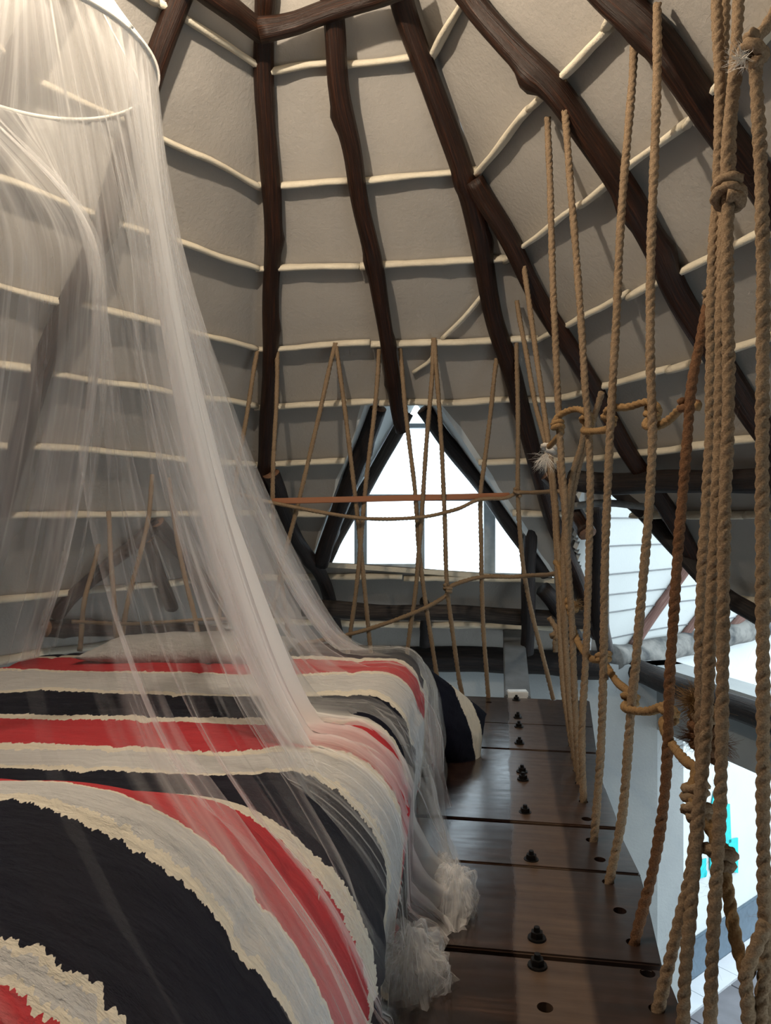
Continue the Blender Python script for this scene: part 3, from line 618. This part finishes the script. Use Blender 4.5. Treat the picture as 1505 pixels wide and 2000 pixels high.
# small knots of the bundle
ring_knot(P_I[0], V(0, .1, 1), .022, .011, 2.2, M_ROPE, R_I, 1); ring_knot(px(1470, 100, 1.36), V(.5, 0, 1), .018, .011, 1.8, M_ROPE, R_K, 2)
ring_knot(px(1398, 585, 1.57), V(0, 0, 1), .018, .010, 1.6, M_ROPE, R_F, 3)
ring_knot(px(1362, 1587, 1.48), V(.1, .1, 1), .022, .0105, 1.5, M_ROPE, R_G, .4); ring_knot(px(1402, 1668, 1.39), V(.1, .1, 1), .023, .0110, 1.5, M_ROPE, R_I, 1.4)
ring_knot(px(1376, 1440, 1.50), V(0, 0, 1), .021, .011, 3.6, M_ROPED, R_G, 2.2); ring_knot(px(1376, 1398, 1.50), V(.2, 0, 1), .019, .010, 1.3, M_ROPE, R_F, 3.3)
def tuft(c, d, root, n=140, L=.05, mat=M_ROPE, seed=0, spread=.55):
    rg = np.random.default_rng(seed); ve, fa = [], []
    for _ in range(n):
        p = c+rg.normal(0, .005, 3); q = p; dd = unit(d+rg.normal(0, spread, 3)); w_ = unit(np.cross(dd, V(0, 1, 0))+1e-6)*.0007; k = len(ve); ve += [p-w_, p+w_]
        for h in (1, 2, 3):
            dd = unit(dd+rg.normal(0, .35, 3)+V(0, 0, -.08)); q = q+dd*L*(.5+rg.random())/3; ve += [q-w_*(1-.25*h), q+w_*(1-.25*h)]; fa.append([k+2*h-2, k+2*h-1, k+2*h+1, k+2*h])
    o = link('frayed_end', ve, fa, mat, None); o['kind'] = 'stuff'; return child_of(o, root)
tuft(px(1366, 1372, 1.50), V(-.9, 0, .1), R_F, 260, .05, M_ROPEN, 1); tuft(px(1368, 1376, 1.50), V(-.6, 0, .5), R_F, 120, .04, M_ROPEN, 2)
tuft(px(1362, 1438, 1.50), V(-.8, -.2, .1), R_G, 160, .04, M_ROPED, 3); tuft(px(1392, 1450, 1.50), V(.4, -.6, -.6), R_G, 260, .045, M_ROPED, 4, .8); tuft(px(1376, 1440, 1.49), V(0, -1, -.2), R_G, 260, .035, M_ROPED, 5, .9)
tuft(px(1452, 112, 1.36), V(-.8, -.2, -.4), R_K, 90, .03, M_TWINE, 6)
# tail below the lower coil knot, and the doubled strand at the right bottom
hang('loose rope tail bending right below the lower coil knot', ((1366, 1595), (1388, 1622), (1402, 1662), (1416, 1715), (1428, 1790), (1440, 1850), (1456, 1905)), M_ROPEN, dtop=1.46, dbot=1.33, hair=110, sink=False)
hang('doubled rope in the bottom right corner left of the near rope', ((1495, 1800), (1462, 1885), (1458, 1920), (1462, 1970), (1464, 2040)), dtop=1.29, dbot=1.28, hair=110, sink=False)
hang('inner doubled rope in the bottom right corner touching the near rope', ((1452, 1915), (1472, 1880), (1490, 1895), (1484, 1960), (1482, 2040)), dtop=1.32, dbot=1.27, hair=90, sink=False)
# far corner of the side rail
hang('rope pair leg nearest the corner, tied with white twine', ((1019, 490), (1034, 600), (1050, 720), (1070, 860), (1082, 960), (1088, 1060), (1092, 1130), (1100, 1240), (1108, 1360), (1121, 1480)), step=.008)
R_L, P_L = hang('left leg of the twine tied rope pair in the corner', ((1009, 588), (1026, 680), (1044, 780), (1066, 868), (1080, 980), (1086, 1090), (1092, 1220), (1100, 1340), (1116, 1456)), step=.008)
hang('third rope of the corner cluster, hidden low behind the sagging rail', ((1092, 900), (1102, 1010), (1100, 1120), (1106, 1260), (1114, 1400), (1126, 1506)), dtop=2.75, step=.008)
ring_knot(px(1072, 876, 2.95), V(.2, 0, 1), .026, .009, 1.6, M_TWINE, R_L, 1); tuft(px(1066, 890, 2.93), V(-.2, -.3, -1), R_L, 120, .07, M_TWINE, 8)
hang('left slanting leg of the narrow loop behind the upper rail', ((1148, 800), (1134, 870), (1118, 920), (1108, 985), (1098, 1080)), dtop=2.75, dbot=3.0, sink=False, step=.008)
hang('right slanting leg of the narrow loop behind the upper rail', ((1175, 765), (1165, 800), (1150, 850), (1126, 920), (1114, 985), (1108, 1070)), dtop=2.72, dbot=3.0, sink=False, step=.008)
# horizontal rail lines tied along the strands: pixel, depth
def rail(label, pts, mat=M_ROPEN, r=.0105, **kw): return rope(label, [px(x, y, d) for x, y, d in pts], r, mat, **kw)
UR = rail('upper knotted side rail of golden rope between the hanging strands', ((1072, 872, 2.85), (1088, 855, 2.68), (1096, 842, 2.60), (1082, 826, 2.60), (1094, 810, 2.58), (1120, 800, 2.52), (1142, 806, 2.44), (1154, 818, 2.46), (1146, 834, 2.50), (1142, 842, 2.44), (1165, 842, 2.34), (1186, 838, 2.24), (1196, 826, 2.24), (1182, 808, 2.22), (1192, 797, 2.16), (1225, 795, 2.12), (1262, 786, 2.05), (1282, 798, 2.03), (1280, 812, 2.06), (1264, 822, 2.04), (1262, 832, 2.0), (1285, 832, 1.96), (1310, 818, 1.90), (1330, 798, 1.84), (1348, 794, 1.80), (1366, 793, 1.78)))
for (x, y, d, sd) in ((1089, 832, 2.60, 0), (1145, 822, 2.47, 1), (1188, 818, 2.22, 2), (1272, 808, 2.05, 3)): ring_knot(px(x, y, d), V(.1, 0, 1), .017, .009, 1.4, M_ROPEN, UR, sd)
ring_knot(px(1345, 792, 1.81), V(.2, 0, 1), .018, .010, 1.4, M_ROPED, UR, 4)
LR = rail('lower sagging side rail of golden rope with knots', ((1084, 1098, 2.95), (1092, 1110, 2.88), (1100, 1150, 2.78), (1112, 1192, 2.70), (1120, 1230, 2.65), (1133, 1265, 2.55), (1150, 1285, 2.45), (1170, 1290, 2.34), (1186, 1304, 2.22), (1205, 1330, 2.12), (1225, 1345, 2.02), (1236, 1356, 1.96), (1232, 1372, 1.98), (1222, 1382, 1.95), (1240, 1388, 1.90), (1270, 1388, 1.84), (1298, 1378, 1.76), (1314, 1388, 1.74), (1310, 1402, 1.77), (1296, 1412, 1.74), (1304, 1440, 1.70), (1325, 1470, 1.62), (1345, 1490, 1.56), (1360, 1500, 1.52), (1352, 1540, 1.50), (1354, 1565, 1.48), (1366, 1582, 1.46)))
for (x, y, d, sd) in ((1178, 1284, 2.25, 0), (1230, 1364, 1.98, 1), (1305, 1392, 1.75, 2), (1116, 1185, 2.70, 3)): ring_knot(px(x, y, d), V(.1, 0, 1), .017, .009, 1.5, M_ROPEN, LR, sd)
ring_knot(px(1358, 1545, 1.5), V(.2, 0, 1), .018, .010, 1.6, M_ROPE, LR, 5); tuft(px(1094, 1100, 2.85), V(.5, -.5, .2), LR, 80, .03, M_ROPEN, 9); tuft(px(1120, 1180, 2.66), V(.8, -.3, 0), LR, 90, .035, M_ROPEN, 10)
KT = rail('short knotted rope end sticking out left of the corner cluster', ((1072, 1206, 3.3), (1082, 1222, 3.28), (1088, 1236, 3.26), (1084, 1252, 3.26), (1084, 1272, 3.28)), M_ROPE, .012); blob_knot(px(1086, 1240, 3.26), .011, M_ROPE, KT, .5)
# end rail in front of the window: strands from the batten down to the far floor edge
ez = ROWS[3]
def back(label, pts, **kw):
    d0 = facet_hit(FRONT, pts[0][0], pts[0][1], .03)[1]; q = floor_hit(905, 1369)[1]
    d1 = kw.pop('d1', 3.82); return hang(label, pts, dtop=d0, dbot=d1, sink=False, step=.009, ns=9, hair=25, **kw)
back('end rail rope slanting left past the upright rafter', ((503, 682), (488, 780), (468, 890), (452, 990), (440, 1090), (425, 1240), (415, 1360)))
back('end rail rope hanging along the right side of the upright rafter', ((541, 685), (539, 800), (534, 920), (534, 1010), (545, 1100), (560, 1220), (572, 1360)))
back('left leg of the wide rope V tied left of the window', ((655, 670), (630, 780), (604, 890), (578, 1000), (556, 1090), (530, 1220), (510, 1350)))
back('right leg of the wide rope V, crossing the left window edge', ((655, 670), (668, 770), (684, 890), (696, 990), (705, 1080), (712, 1150), (726, 1280), (732, 1350)))
back('rope beside the short rafter, crossing to the left at the sill', ((740, 682), (730, 800), (716, 920), (708, 1030), (700, 1110), (690, 1190), (678, 1280), (672, 1350)))
back('rope hanging from the short rafter across the window middle', ((781, 680), (788, 770), (800, 870), (810, 960), (816, 1050), (822, 1110), (832, 1190), (845, 1270), (856, 1340)))
back('left leg of the narrow rope V above the window', ((846, 660), (842, 760), (833, 870), (826, 970), (819, 1060), (812, 1150), (800, 1230), (792, 1300)))
back('right leg of the narrow rope V above the window', ((848, 660), (854, 760), (862, 880), (866, 1000), (872, 1120), (878, 1190), (892, 1290), (905, 1369)))
back('rope over the right half of the window, ending beside the pillow', ((970, 700), (958, 800), (944, 910), (938, 970), (940, 1060), (941, 1140), (946, 1250), (954, 1371)))
back('rope right of the window that leans out to the floor corner', ((1008, 668), (1010, 800), (1011, 950), (1016, 1050), (1024, 1120), (1040, 1200), (1060, 1285), (1080, 1366)))
rail('thin upper rope sagging across the window under the lath', ((440, 955, 3.73), (500, 974, 3.72), (560, 988, 3.71), (640, 1004, 3.70), (720, 1014, 3.70), (820, 1011, 3.69), (890, 995, 3.69), (935, 975, 3.68), (985, 972, 3.68), (1011, 962, 3.66), (1050, 962, 3.5), (1094, 960, 3.2)), M_ROPE, .0095, step=.009, ns=9, hair=25)
L2 = rail('thin lower rope rising across the end rail to the corner', ((560, 1262, 3.80), (650, 1247, 3.79), (740, 1222, 3.78), (820, 1192, 3.77), (868, 1165, 3.76), (880, 1145, 3.75), (938, 1128, 3.74), (1000, 1128, 3.70), (1040, 1124, 3.6), (1086, 1120, 3.3)), M_ROPE, .0105, step=.009, ns=9, hair=25)
ring_knot(px(874, 1150, 3.74), V(0, 0, 1), .016, .009, 2, M_ROPE, L2, 1); ring_knot(px(1010, 962, 3.66), V(0, 0, 1), .015, .009, 1.6, M_ROPE, L2, 2)
# ropes on the left side, behind the net
def lrope(label, pts, mat=M_ROPE):
    d0 = roof_hit(pts[0][0], pts[0][1], .06)[1]; hang(label, pts, mat=mat, dtop=d0, dbot=3.25, sink=False, step=.01, ns=9, hair=0)
lrope('veiled rope left of the net folds with a frayed top', ((297, 928), (290, 1010), (272, 1090), (256, 1150), (242, 1220), (236, 1290)))
lrope('veiled rope slanting right behind the net', ((330, 935), (345, 1050), (362, 1130), (380, 1205), (392, 1280)))
lrope('veiled upright rope behind the net over the bed middle', ((212, 1000), (217, 1090), (222, 1170), (228, 1280)))
lrope('leftmost veiled rope behind the net', ((192, 1065), (182, 1110), (165, 1180), (156, 1270)))
rail('veiled thin level rope behind the net above the bed head', ((140, 1214, 3.2), (240, 1220, 3.25), (340, 1214, 3.3), (430, 1208, 3.4), (500, 1212, 3.5)), M_ROPE, .008, hair=0, step=.01, ns=9)

# ---- bed
bed = empty('bed', (-.6, 1.6, 0), 'low double bed under a striped navy red and cream duvet', 'bed')
def lerp_tab(x, tab): return float(np.interp(x, [t[0] for t in tab], [t[1] for t in tab]))
XE = [(.3, -.03), (1.05, -.03), (1.3, -.005), (1.68, .035), (2.6, .125), (2.9, .15)]
RT = [(.3, .40), (1.05, .40), (1.25, .32), (1.45, .20), (1.68, .14), (2.6, .09), (2.9, .08)]
ZT = [(.3, .59), (.6, .61), (.85, .624), (.95, .604), (1.05, .562), (1.15, .515), (1.25, .478), (1.38, .455), (1.5, .45), (2.9, .45)]
XL = [(.3, -1.45), (2.9, -1.30)]
def duvet_pt(u, v):
    """u: metres along the cover across the bed from its centre line; v: metres along the bed"""
    xe, R, zt, xl = (lerp_tab(v, t) for t in (XE, RT, ZT, XL)); xc = -.62
    def prof(u):
        if u >= 0:
            flat = max(.02, xe-R-xc)
            if u < flat: return xc+u, zt
            a = (u-flat)/R
            if a < math.pi/2: return xc+flat+R*math.sin(a), zt-R*(1-math.cos(a))
            return xe+.012*math.sin((u-flat)*9), zt-R-(u-flat-R*math.pi/2)
        Rl = .12; flat = xc-(xl+Rl); w_ = -u
        if w_ < flat: return xc-w_, zt
        a = (w_-flat)/Rl
        if a < math.pi/2: return xc-flat-Rl*math.sin(a), zt-Rl*(1-math.cos(a))
        return xl, zt-Rl-(w_-flat-Rl*math.pi/2)
    x, z = prof(u); y = v
    e = max(0, v-2.62)                                  # the far end rounds off
    if e > 0:
        a = min(e/.09, math.pi/2); y = 2.62+.09*math.sin(a); z = z-.09*(1-math.cos(a))-max(0, e-.09*math.pi/2)
    h = .010*nz(u*2.2, v*2.6, 1)+.008*nz(u*5, v*7, 3)+.006*nz(u*4+v*9, v*16, 5)+.0035*nz(u*9-v*6, v*24, 6)
    for sv in (.52, 1.22, 1.92, 2.6): h -= .007*math.exp(-((v-sv)/.014)**2)
    for su in (-.52, .04, .52): h -= .006*math.exp(-((u-su-.02*nz(v*2, su))/.012)**2)
    side = min(1, max(0, (zt-z)/.12)); fold = .016*math.sin(v*21+2*nz(v*2, 9))*side*(.5+.5*nz(v*3, 2, u))
    return V(x+(h*.9+fold)*side*(1 if u > 0 else -1), y+.015*nz(u*3, v*1.5, 8), max(.03, z+h*(1-side*.7)))
NU, NV_ = 150, 190; us = np.linspace(-1.25, 1.12, NU); vsv = np.linspace(.30, 3.02, NV_); ve, uv = [], []
for v in vsv:
    for u in us:
        ve.append(duvet_pt(u, v)); uv.append((u, v+.05*u*min(1, max(0, (v-1)/1.0))-.25*max(0, min(.6, .62-u))*min(1, max(0, (1.25-v)/.4))))
fa = [(j*NU+i, j*NU+i+1, (j+1)*NU+i+1, (j+1)*NU+i) for j in range(NV_-1) for i in range(NU-1)]
duvet = link('duvet', ve, fa, M_DUVET, None, True, uv); child_of(duvet, bed)
md = duvet.modifiers.new('thick', 'SOLIDIFY'); md.thickness = .012; md.offset = -1
def rbox(name, x0, x1, y0, y1, z0, z1, r, mat):
    bm = bmesh.new(); bmesh.ops.create_cube(bm, size=1)
    for v in bm.verts: v.co = Vector(((x0+x1)/2+v.co.x*(x1-x0), (y0+y1)/2+v.co.y*(y1-y0), (z0+z1)/2+v.co.z*(z1-z0)))
    bmesh.ops.bevel(bm, geom=bm.edges[:], offset=r, segments=4, affect='EDGES'); me = bpy.data.meshes.new(name); bm.to_mesh(me); bm.free(); me.materials.append(mat)
    me.polygons.foreach_set('use_smooth', [True]*len(me.polygons)); o = bpy.data.objects.new(name, me); COL.objects.link(o); return o
child_of(rbox('mattress', -1.26, -.10, .42, 2.58, .19, .42, .05, M_MATT), bed); child_of(rbox('bed_base', -1.24, -.12, .44, 2.56, .0, .185, .01, M_FRAMEWOOD), bed)
def pillow(name, c, ax, ay, az, lx, ly, lz, mat, label, uvs=(1, 1, 0, 0)):
    ve, uv = [], []; n = 36
    for side in (1, -1):
        for j in range(n+1):
            for i in range(n+1):
                x, y = i/n*2-1, j/n*2-1; e = (max(0, 1-abs(x)**2.6)*max(0, 1-abs(y)**2.6))**.5; pin = 1-.10*(1-abs(y)**2)*abs(x)**3; pin2 = 1-.10*(1-abs(x)**2)*abs(y)**3
                h = lz*e*(1+.18*nz(x*2, y*2, side*3+lx*9))+.006*nz(x*6, y*6, side+7)*e
                ve.append(c+ax*x*lx*pin+ay*y*ly*pin2+az*side*h); uv.append((x*uvs[0]+y*uvs[2], 1.2+y*uvs[1]*.3+x*uvs[3]*.3))
    m = (n+1)**2; fa = [(j*(n+1)+i, j*(n+1)+i+1, (j+1)*(n+1)+i+1, (j+1)*(n+1)+i) for j in range(n) for i in range(n)]; fa += [tuple(m+k for k in f[::-1]) for f in fa]
    o = link(name, ve, fa, mat, None, True, uv); bm = bmesh.new(); bm.from_mesh(o.data); bmesh.ops.remove_doubles(bm, verts=bm.verts, dist=.0008); bm.to_mesh(o.data); bm.free()
    return tag(o, label, 'pillow')
axp = unit(V(.76, .22, -.58)); azp = unit(V(.42, -.55, .68)); azp = unit(azp-axp*np.dot(azp, axp)); ayp = np.cross(azp, axp)
pillow('pillow', V(.19, 2.93, .155), axp, ayp, azp, .265, .18, .08, M_PILLOW, 'navy and cream pillow slumped from the bed head onto the floor', (1, .55, 0, 1))
pillow('pillow', V(-.66, 2.58, .475), V(1, 0, 0), V(0, 1, 0), V(0, 0, 1), .36, .17, .05, M_SHEET, 'flat pale pillow at the bed head behind the last navy stripe')

# ---- mosquito net
RC, RR, RZ = V(-.884, 1.84, H+1.13), .30, H+1.13
net = empty('mosquito_net', RC, 'white mosquito net hung from a hoop and draped over the bed', 'net')
def rp(deg): a = math.radians(deg); return V(RC[0]+RR*math.cos(a), RC[1]+RR*math.sin(a), RZ)
def pl(*a): return [px(x, y, d) for x, y, d in a]
ST = [  # angle on the hoop, path from the hoop to the hem, gathering of the cloth
 (38, pl((345, 470, 2.12), (405, 690, 2.24), (500, 960, 2.40), (600, 1160, 2.52), (690, 1268, 2.62), (800, 1286, 2.70), (838, 1330, 2.72), (846, 1420, 2.70), (852, 1500, 2.68)), .10),
 (18, pl((335, 470, 2.0), (398, 720, 2.12), (490, 1020, 2.25), (610, 1250, 2.35), (760, 1325, 2.40), (828, 1370, 2.42), (848, 1460, 2.40), (856, 1560, 2.40)), .05),
 (4, pl((322, 450, 1.9), (385, 780, 1.98), (480, 1110, 2.05), (610, 1335, 2.08), (770, 1420, 2.08), (822, 1490, 2.06), (848, 1600, 2.02), (884, 1702, 1.96)), .04),
 (-8, pl((312, 420, 1.82), (365, 720, 1.85), (450, 1050, 1.86), (560, 1345, 1.80), (690, 1530, 1.70), (768, 1590, 1.70), (830, 1700, 1.76), (905, 1760, 1.80), (898, 1825, 1.665)), 1.25),
 (-20, pl((302, 420, 1.76), (350, 720, 1.75), (425, 1030, 1.73), (525, 1330, 1.66), (640, 1530, 1.57), (718, 1640, 1.58), (790, 1745, 1.64), (850, 1790, 1.70), (880, 1832, 1.655)), 1.35),
 (-32, pl((280, 420, 1.68), (320, 720, 1.64), (390, 1030, 1.58), (480, 1290, 1.50), (590, 1500, 1.42), (670, 1650, 1.40), (730, 1780, 1.45), (800, 1850, 1.55), (845, 1900, 1.53)), .05),
 (-50, pl((235, 420, 1.60), (265, 720, 1.50), (330, 1060, 1.36), (430, 1350, 1.24), (560, 1560, 1.18), (650, 1720, 1.16), (700, 1870, 1.2), (770, 1930, 1.42), (800, 1990, 1.395)), -.10),
 (-75, [V(-.72, 1.26, 1.55), V(-.56, .96, 1.05), V(-.40, .74, .72), V(-.25, .56, .60), V(-.10, .47, .45), V(-.01, .43, .25), V(.03, .41, .03)], -.14),
 (-105, [V(-.98, 1.15, 1.5), V(-1.02, .8, .95), V(-1.05, .5, .68), V(-1.08, .28, .5), V(-1.1, .26, .05)], -.14),
 (-150, [V(-1.28, 1.4, 1.5), V(-1.4, 1.1, 1.0), V(-1.5, .9, .55), V(-1.55, .85, .05)], .06),
 (180, [V(-1.26, 1.84, 1.6), V(-1.40, 1.86, 1.0), V(-1.5, 1.88, .5), V(-1.52, 1.88, .05)], .05),
 (150, pl((150, 430, 2.05), (170, 640, 2.12), (140, 880, 2.25), (95, 1110, 2.38), (52, 1262, 2.45), (30, 1400, 2.42), (10, 1520, 2.40)), .30),
 (136, pl((165, 430, 2.1), (195, 640, 2.18), (185, 880, 2.32), (160, 1090, 2.48), (120, 1240, 2.66), (110, 1330, 2.78), (110, 1440, 2.8)), .05),
 (95, [V(-.86, 2.25, 1.55), V(-.84, 2.42, 1.05), V(-.80, 2.58, .72), V(-.74, 2.70, .50), V(-.72, 2.78, .30), V(-.70, 2.80, .05)], .10),
 (62, [V(-.66, 2.22, 1.55), V(-.52, 2.40, 1.05), V(-.40, 2.56, .72), V(-.28, 2.68, .49), V(-.24, 2.76, .30), V(-.22, 2.79, .05)], .03),
]
ang = [s[0] for s in ST]; NT_ = 90; paths = []
for a_, P, g in ST:
    C, s = smooth_path([rp(a_)]+list(P), .01); u = np.linspace(0, s[-1], NT_); paths.append(np.stack([np.interp(u, s, C[:, k]) for k in range(3)], 1))
paths = np.array(paths); K = len(ST); NA = 560; per = []
# weight more columns where the cloth is wide in view
wgt = np.array([np.linalg.norm(paths[k][60]-paths[(k+1) % K][60])+.12 for k in range(K)]); cum = np.r_[0, np.cumsum(wgt)]; cum /= cum[-1]
ve = np.empty((NA, NT_, 3)); gat = np.empty((NA, NT_)); uvn = np.empty((NA, NT_, 2)); tt = np.linspace(0, 1, NT_)
G = np.array([s[2] for s in ST])
for i in range(NA):
    f = i/NA; k = min(K-1, int(np.searchsorted(cum, f, 'right')-1)); t = (f-cum[k])/(cum[k+1]-cum[k])
    p0, p1, p2, p3 = (paths[(k+d) % K] for d in (-1, 0, 1, 2)); h = t*t*(3-2*t); lin = p1*(1-t)+p2*t
    cat = .5*(2*p1+(-p0+p2)*t+(2*p0-5*p1+4*p2-p3)*t*t+(-p0+3*p1-3*p2+p3)*t**3); ve[i] = lin*.45+cat*.55
    aa = math.radians(ang[k]+(((ang[(k+1) % K]-ang[k]+180) % 360)-180)*t); ve[i][0] = V(RC[0]+RR*math.cos(aa), RC[1]+RR*math.sin(aa), RZ)
    ga, gb = G[k], G[(k+1) % K]; hw = h if gb >= ga else 1-h; hw = min(1, max(0, (hw-.25)/.6)); gg = min(ga, gb)+abs(gb-ga)*hw
    gat[i] = gg*np.clip(tt*2.2, .35, 1)*(1-.72*np.clip((tt-.60)/.2, 0, 1))+.34*np.clip(1-tt/.32, 0, 1); uvn[i, :, 0] = f*4; uvn[i, :, 1] = tt*2.2
tang = np.roll(ve, -2, 0)-np.roll(ve, 2, 0); tang /= np.linalg.norm(tang, axis=2)[:, :, None]+1e-9; dn = np.gradient(ve, axis=1); nrm = np.cross(tang, dn); nrm /= np.linalg.norm(nrm, axis=2)[:, :, None]+1e-9
for i in range(NA):
    x = i/NA*90
    for j in range(NT_):
        t = tt[j]; am = .004+.030*min(1, t*2)*(1-.45*max(0, t-.6)/.4)
        d = am*(.9*math.sin(x*3.1+3*nz(x*.35, t*.9))+.6*nz(x*1.7, t*1.3, 2)+.5*nz(x*4.5, t*2.5, 4)); d2 = .5*am*nz(x*1.3, t*2, 9)
        if t > .82: q = (t-.82)/.18; d += .02*q*nz(x*2.2, t*26, 6); d2 += .022*q*nz(x*1.9, t*30, 12)
        ve[i, j] += nrm[i, j]*d*(t > 0)+tang[i, j]*d2*(t > 0)
# keep the cloth above bed and floor
def rest(p):
    if .32 < p[1] < 2.72 and p[2] < .75:
        xe, R, zt, xl = (lerp_tab(p[1], t) for t in (XE, RT, ZT, XL)); xc = xe-R
        if xl < p[0] <= xc: p[2] = max(p[2], zt+.012)
        elif xc < p[0] < xe+.02 and p[2] > zt-R:
            r = math.hypot(p[0]-xc, p[2]-(zt-R)); m = (R+.014)/max(r, 1e-3)
            if m > 1: p[0] = xc+(p[0]-xc)*m; p[2] = zt-R+(p[2]-(zt-R))*m
        elif xe-.3 < p[0] < xe+.02: p[0] = xe+.024
    p[2] = max(p[2], .012)
for i in range(NA):
    for j in range(20, NT_): rest(ve[i, j])
i_ = np.arange(NA)[:, None]; j_ = np.arange(NT_-1)[None]; i2 = (i_+1) % NA
fa = np.stack([i_*NT_+j_, i2*NT_+j_, i2*NT_+j_+1, i_*NT_+j_+1], 2).reshape(-1, 4)
cloth = link('net_cloth', ve.reshape(-1, 3), fa, M_NET, None, True, uvn.reshape(-1, 2)); child_of(cloth, net)
at = cloth.data.attributes.new('gather', 'FLOAT', 'POINT'); at.data.foreach_set('value', gat.ravel())
# hood above the hoop
hv, hf, hu = [], [], []; HN, HT = 96, 16; top = RC+V(0, 0, .58)
for i in range(HN):
    a = i/HN*2*np.pi
    for j in range(HT):
        t = j/(HT-1); r = RR*(1-t)**1.5+.012; zz = RZ+.58*t; k = 1+.03*math.sin(a*13+2*nz(a*2, t*2))*(1-abs(2*t-1))
        hv.append(V(RC[0]+r*k*math.cos(a), RC[1]+r*k*math.sin(a), zz)); hu.append((i/HN*3, t))
hf = [(i*HT+j, ((i+1) % HN)*HT+j, ((i+1) % HN)*HT+j+1, i*HT+j+1) for i in range(HN) for j in range(HT-1)]
child_of(link('hood', hv, hf, M_HOOD, None, True, hu), net)
C = np.array([rp(d) for d in np.linspace(0, 360, 90)]); tv, tf, tu = tube_data(C, np.full((90, 8), .0065), 8); child_of(link('hoop', tv, tf, M_SEAM, None, True, tu), net)
for a_ in (-62, -20, 40, 95, 150, 215):
    a = math.radians(a_); P = [V(RC[0]+(RR*(1-t)**1.5+.013)*math.cos(a), RC[1]+(RR*(1-t)**1.5+.013)*math.sin(a), RZ+.58*t) for t in np.linspace(0, 1, 14)]
    C, s = smooth_path(P, .03); tv, tf, tu = tube_data(C, np.full((len(C), 6), .0032), 6, s); child_of(link('seam', tv, tf, M_SEAM, None, True, tu), net)
C, s = smooth_path([top, top+V(.02, 0, .3)], .05); tv, tf, tu = tube_data(C, np.full((len(C), 6), .004), 6, s); child_of(link('hanging_cord', tv, tf, M_SEAM, None, True, tu), net)

# bunched hem of the net lying on the planks
for (bx, by), rx, ry, rz, sd in (((800, 1925), .085, .075, .105, 1), ((888, 1775), .055, .06, .10, 2), ((860, 1730), .05, .05, .07, 3)):
    c = floor_hit(bx, by); bv, bf, bu = [], [], []; n, mm = 64, 20
    for q, sc in enumerate((1.0, .8, .58)):
        base = len(bv)
        for j in range(mm+1):
            ph = j/mm*math.pi/2
            for i in range(n):
                th = i/n*2*math.pi; d = V(math.cos(th)*math.cos(ph), math.sin(th)*math.cos(ph), math.sin(ph))
                k = sc*(1+.30*nz(d[0]*2.2+sd*5, d[1]*2.2+q*3, d[2]*2.2)+.16*nz(d[0]*6+sd, d[1]*6+q, d[2]*6)+.025*math.sin(th*9+4*d[2]+q)+.10*nz(d[0]*11+q, d[1]*11, d[2]*11+sd))
                bv.append(V(c[0]+d[0]*rx*k, c[1]+d[1]*ry*k, .006+max(0, d[2]*rz*k))); bu.append((i/n*1.2+q, j/mm*.6+sd))
        bf += [(base+j*n+i, base+j*n+(i+1) % n, base+(j+1)*n+(i+1) % n, base+(j+1)*n+i) for j in range(mm) for i in range(n)]
    bo = link('bunched_hem', bv, bf, M_NET, None, True, bu); at = bo.data.attributes.new('gather', 'FLOAT', 'POINT'); at.data.foreach_set('value', [.16]*len(bv)); child_of(bo, net)

for o in list(COL.objects):
    if o.parent is None and 'category' in o:
        if o['category'] == 'rope':
            l = o['label']; o['group'] = 'ropes behind the net' if 'veiled' in l else 'end rail ropes before the window' if ('window' in l or 'end rail' in l or 'rope V' in l or 'short rafter' in l) else 'side rail ropes along the loft edge'
        elif o['category'] in ('rafter',): o['group'] = 'roof rafters'
        elif o['category'] == 'pillow': o['group'] = 'pillows at the bed head'
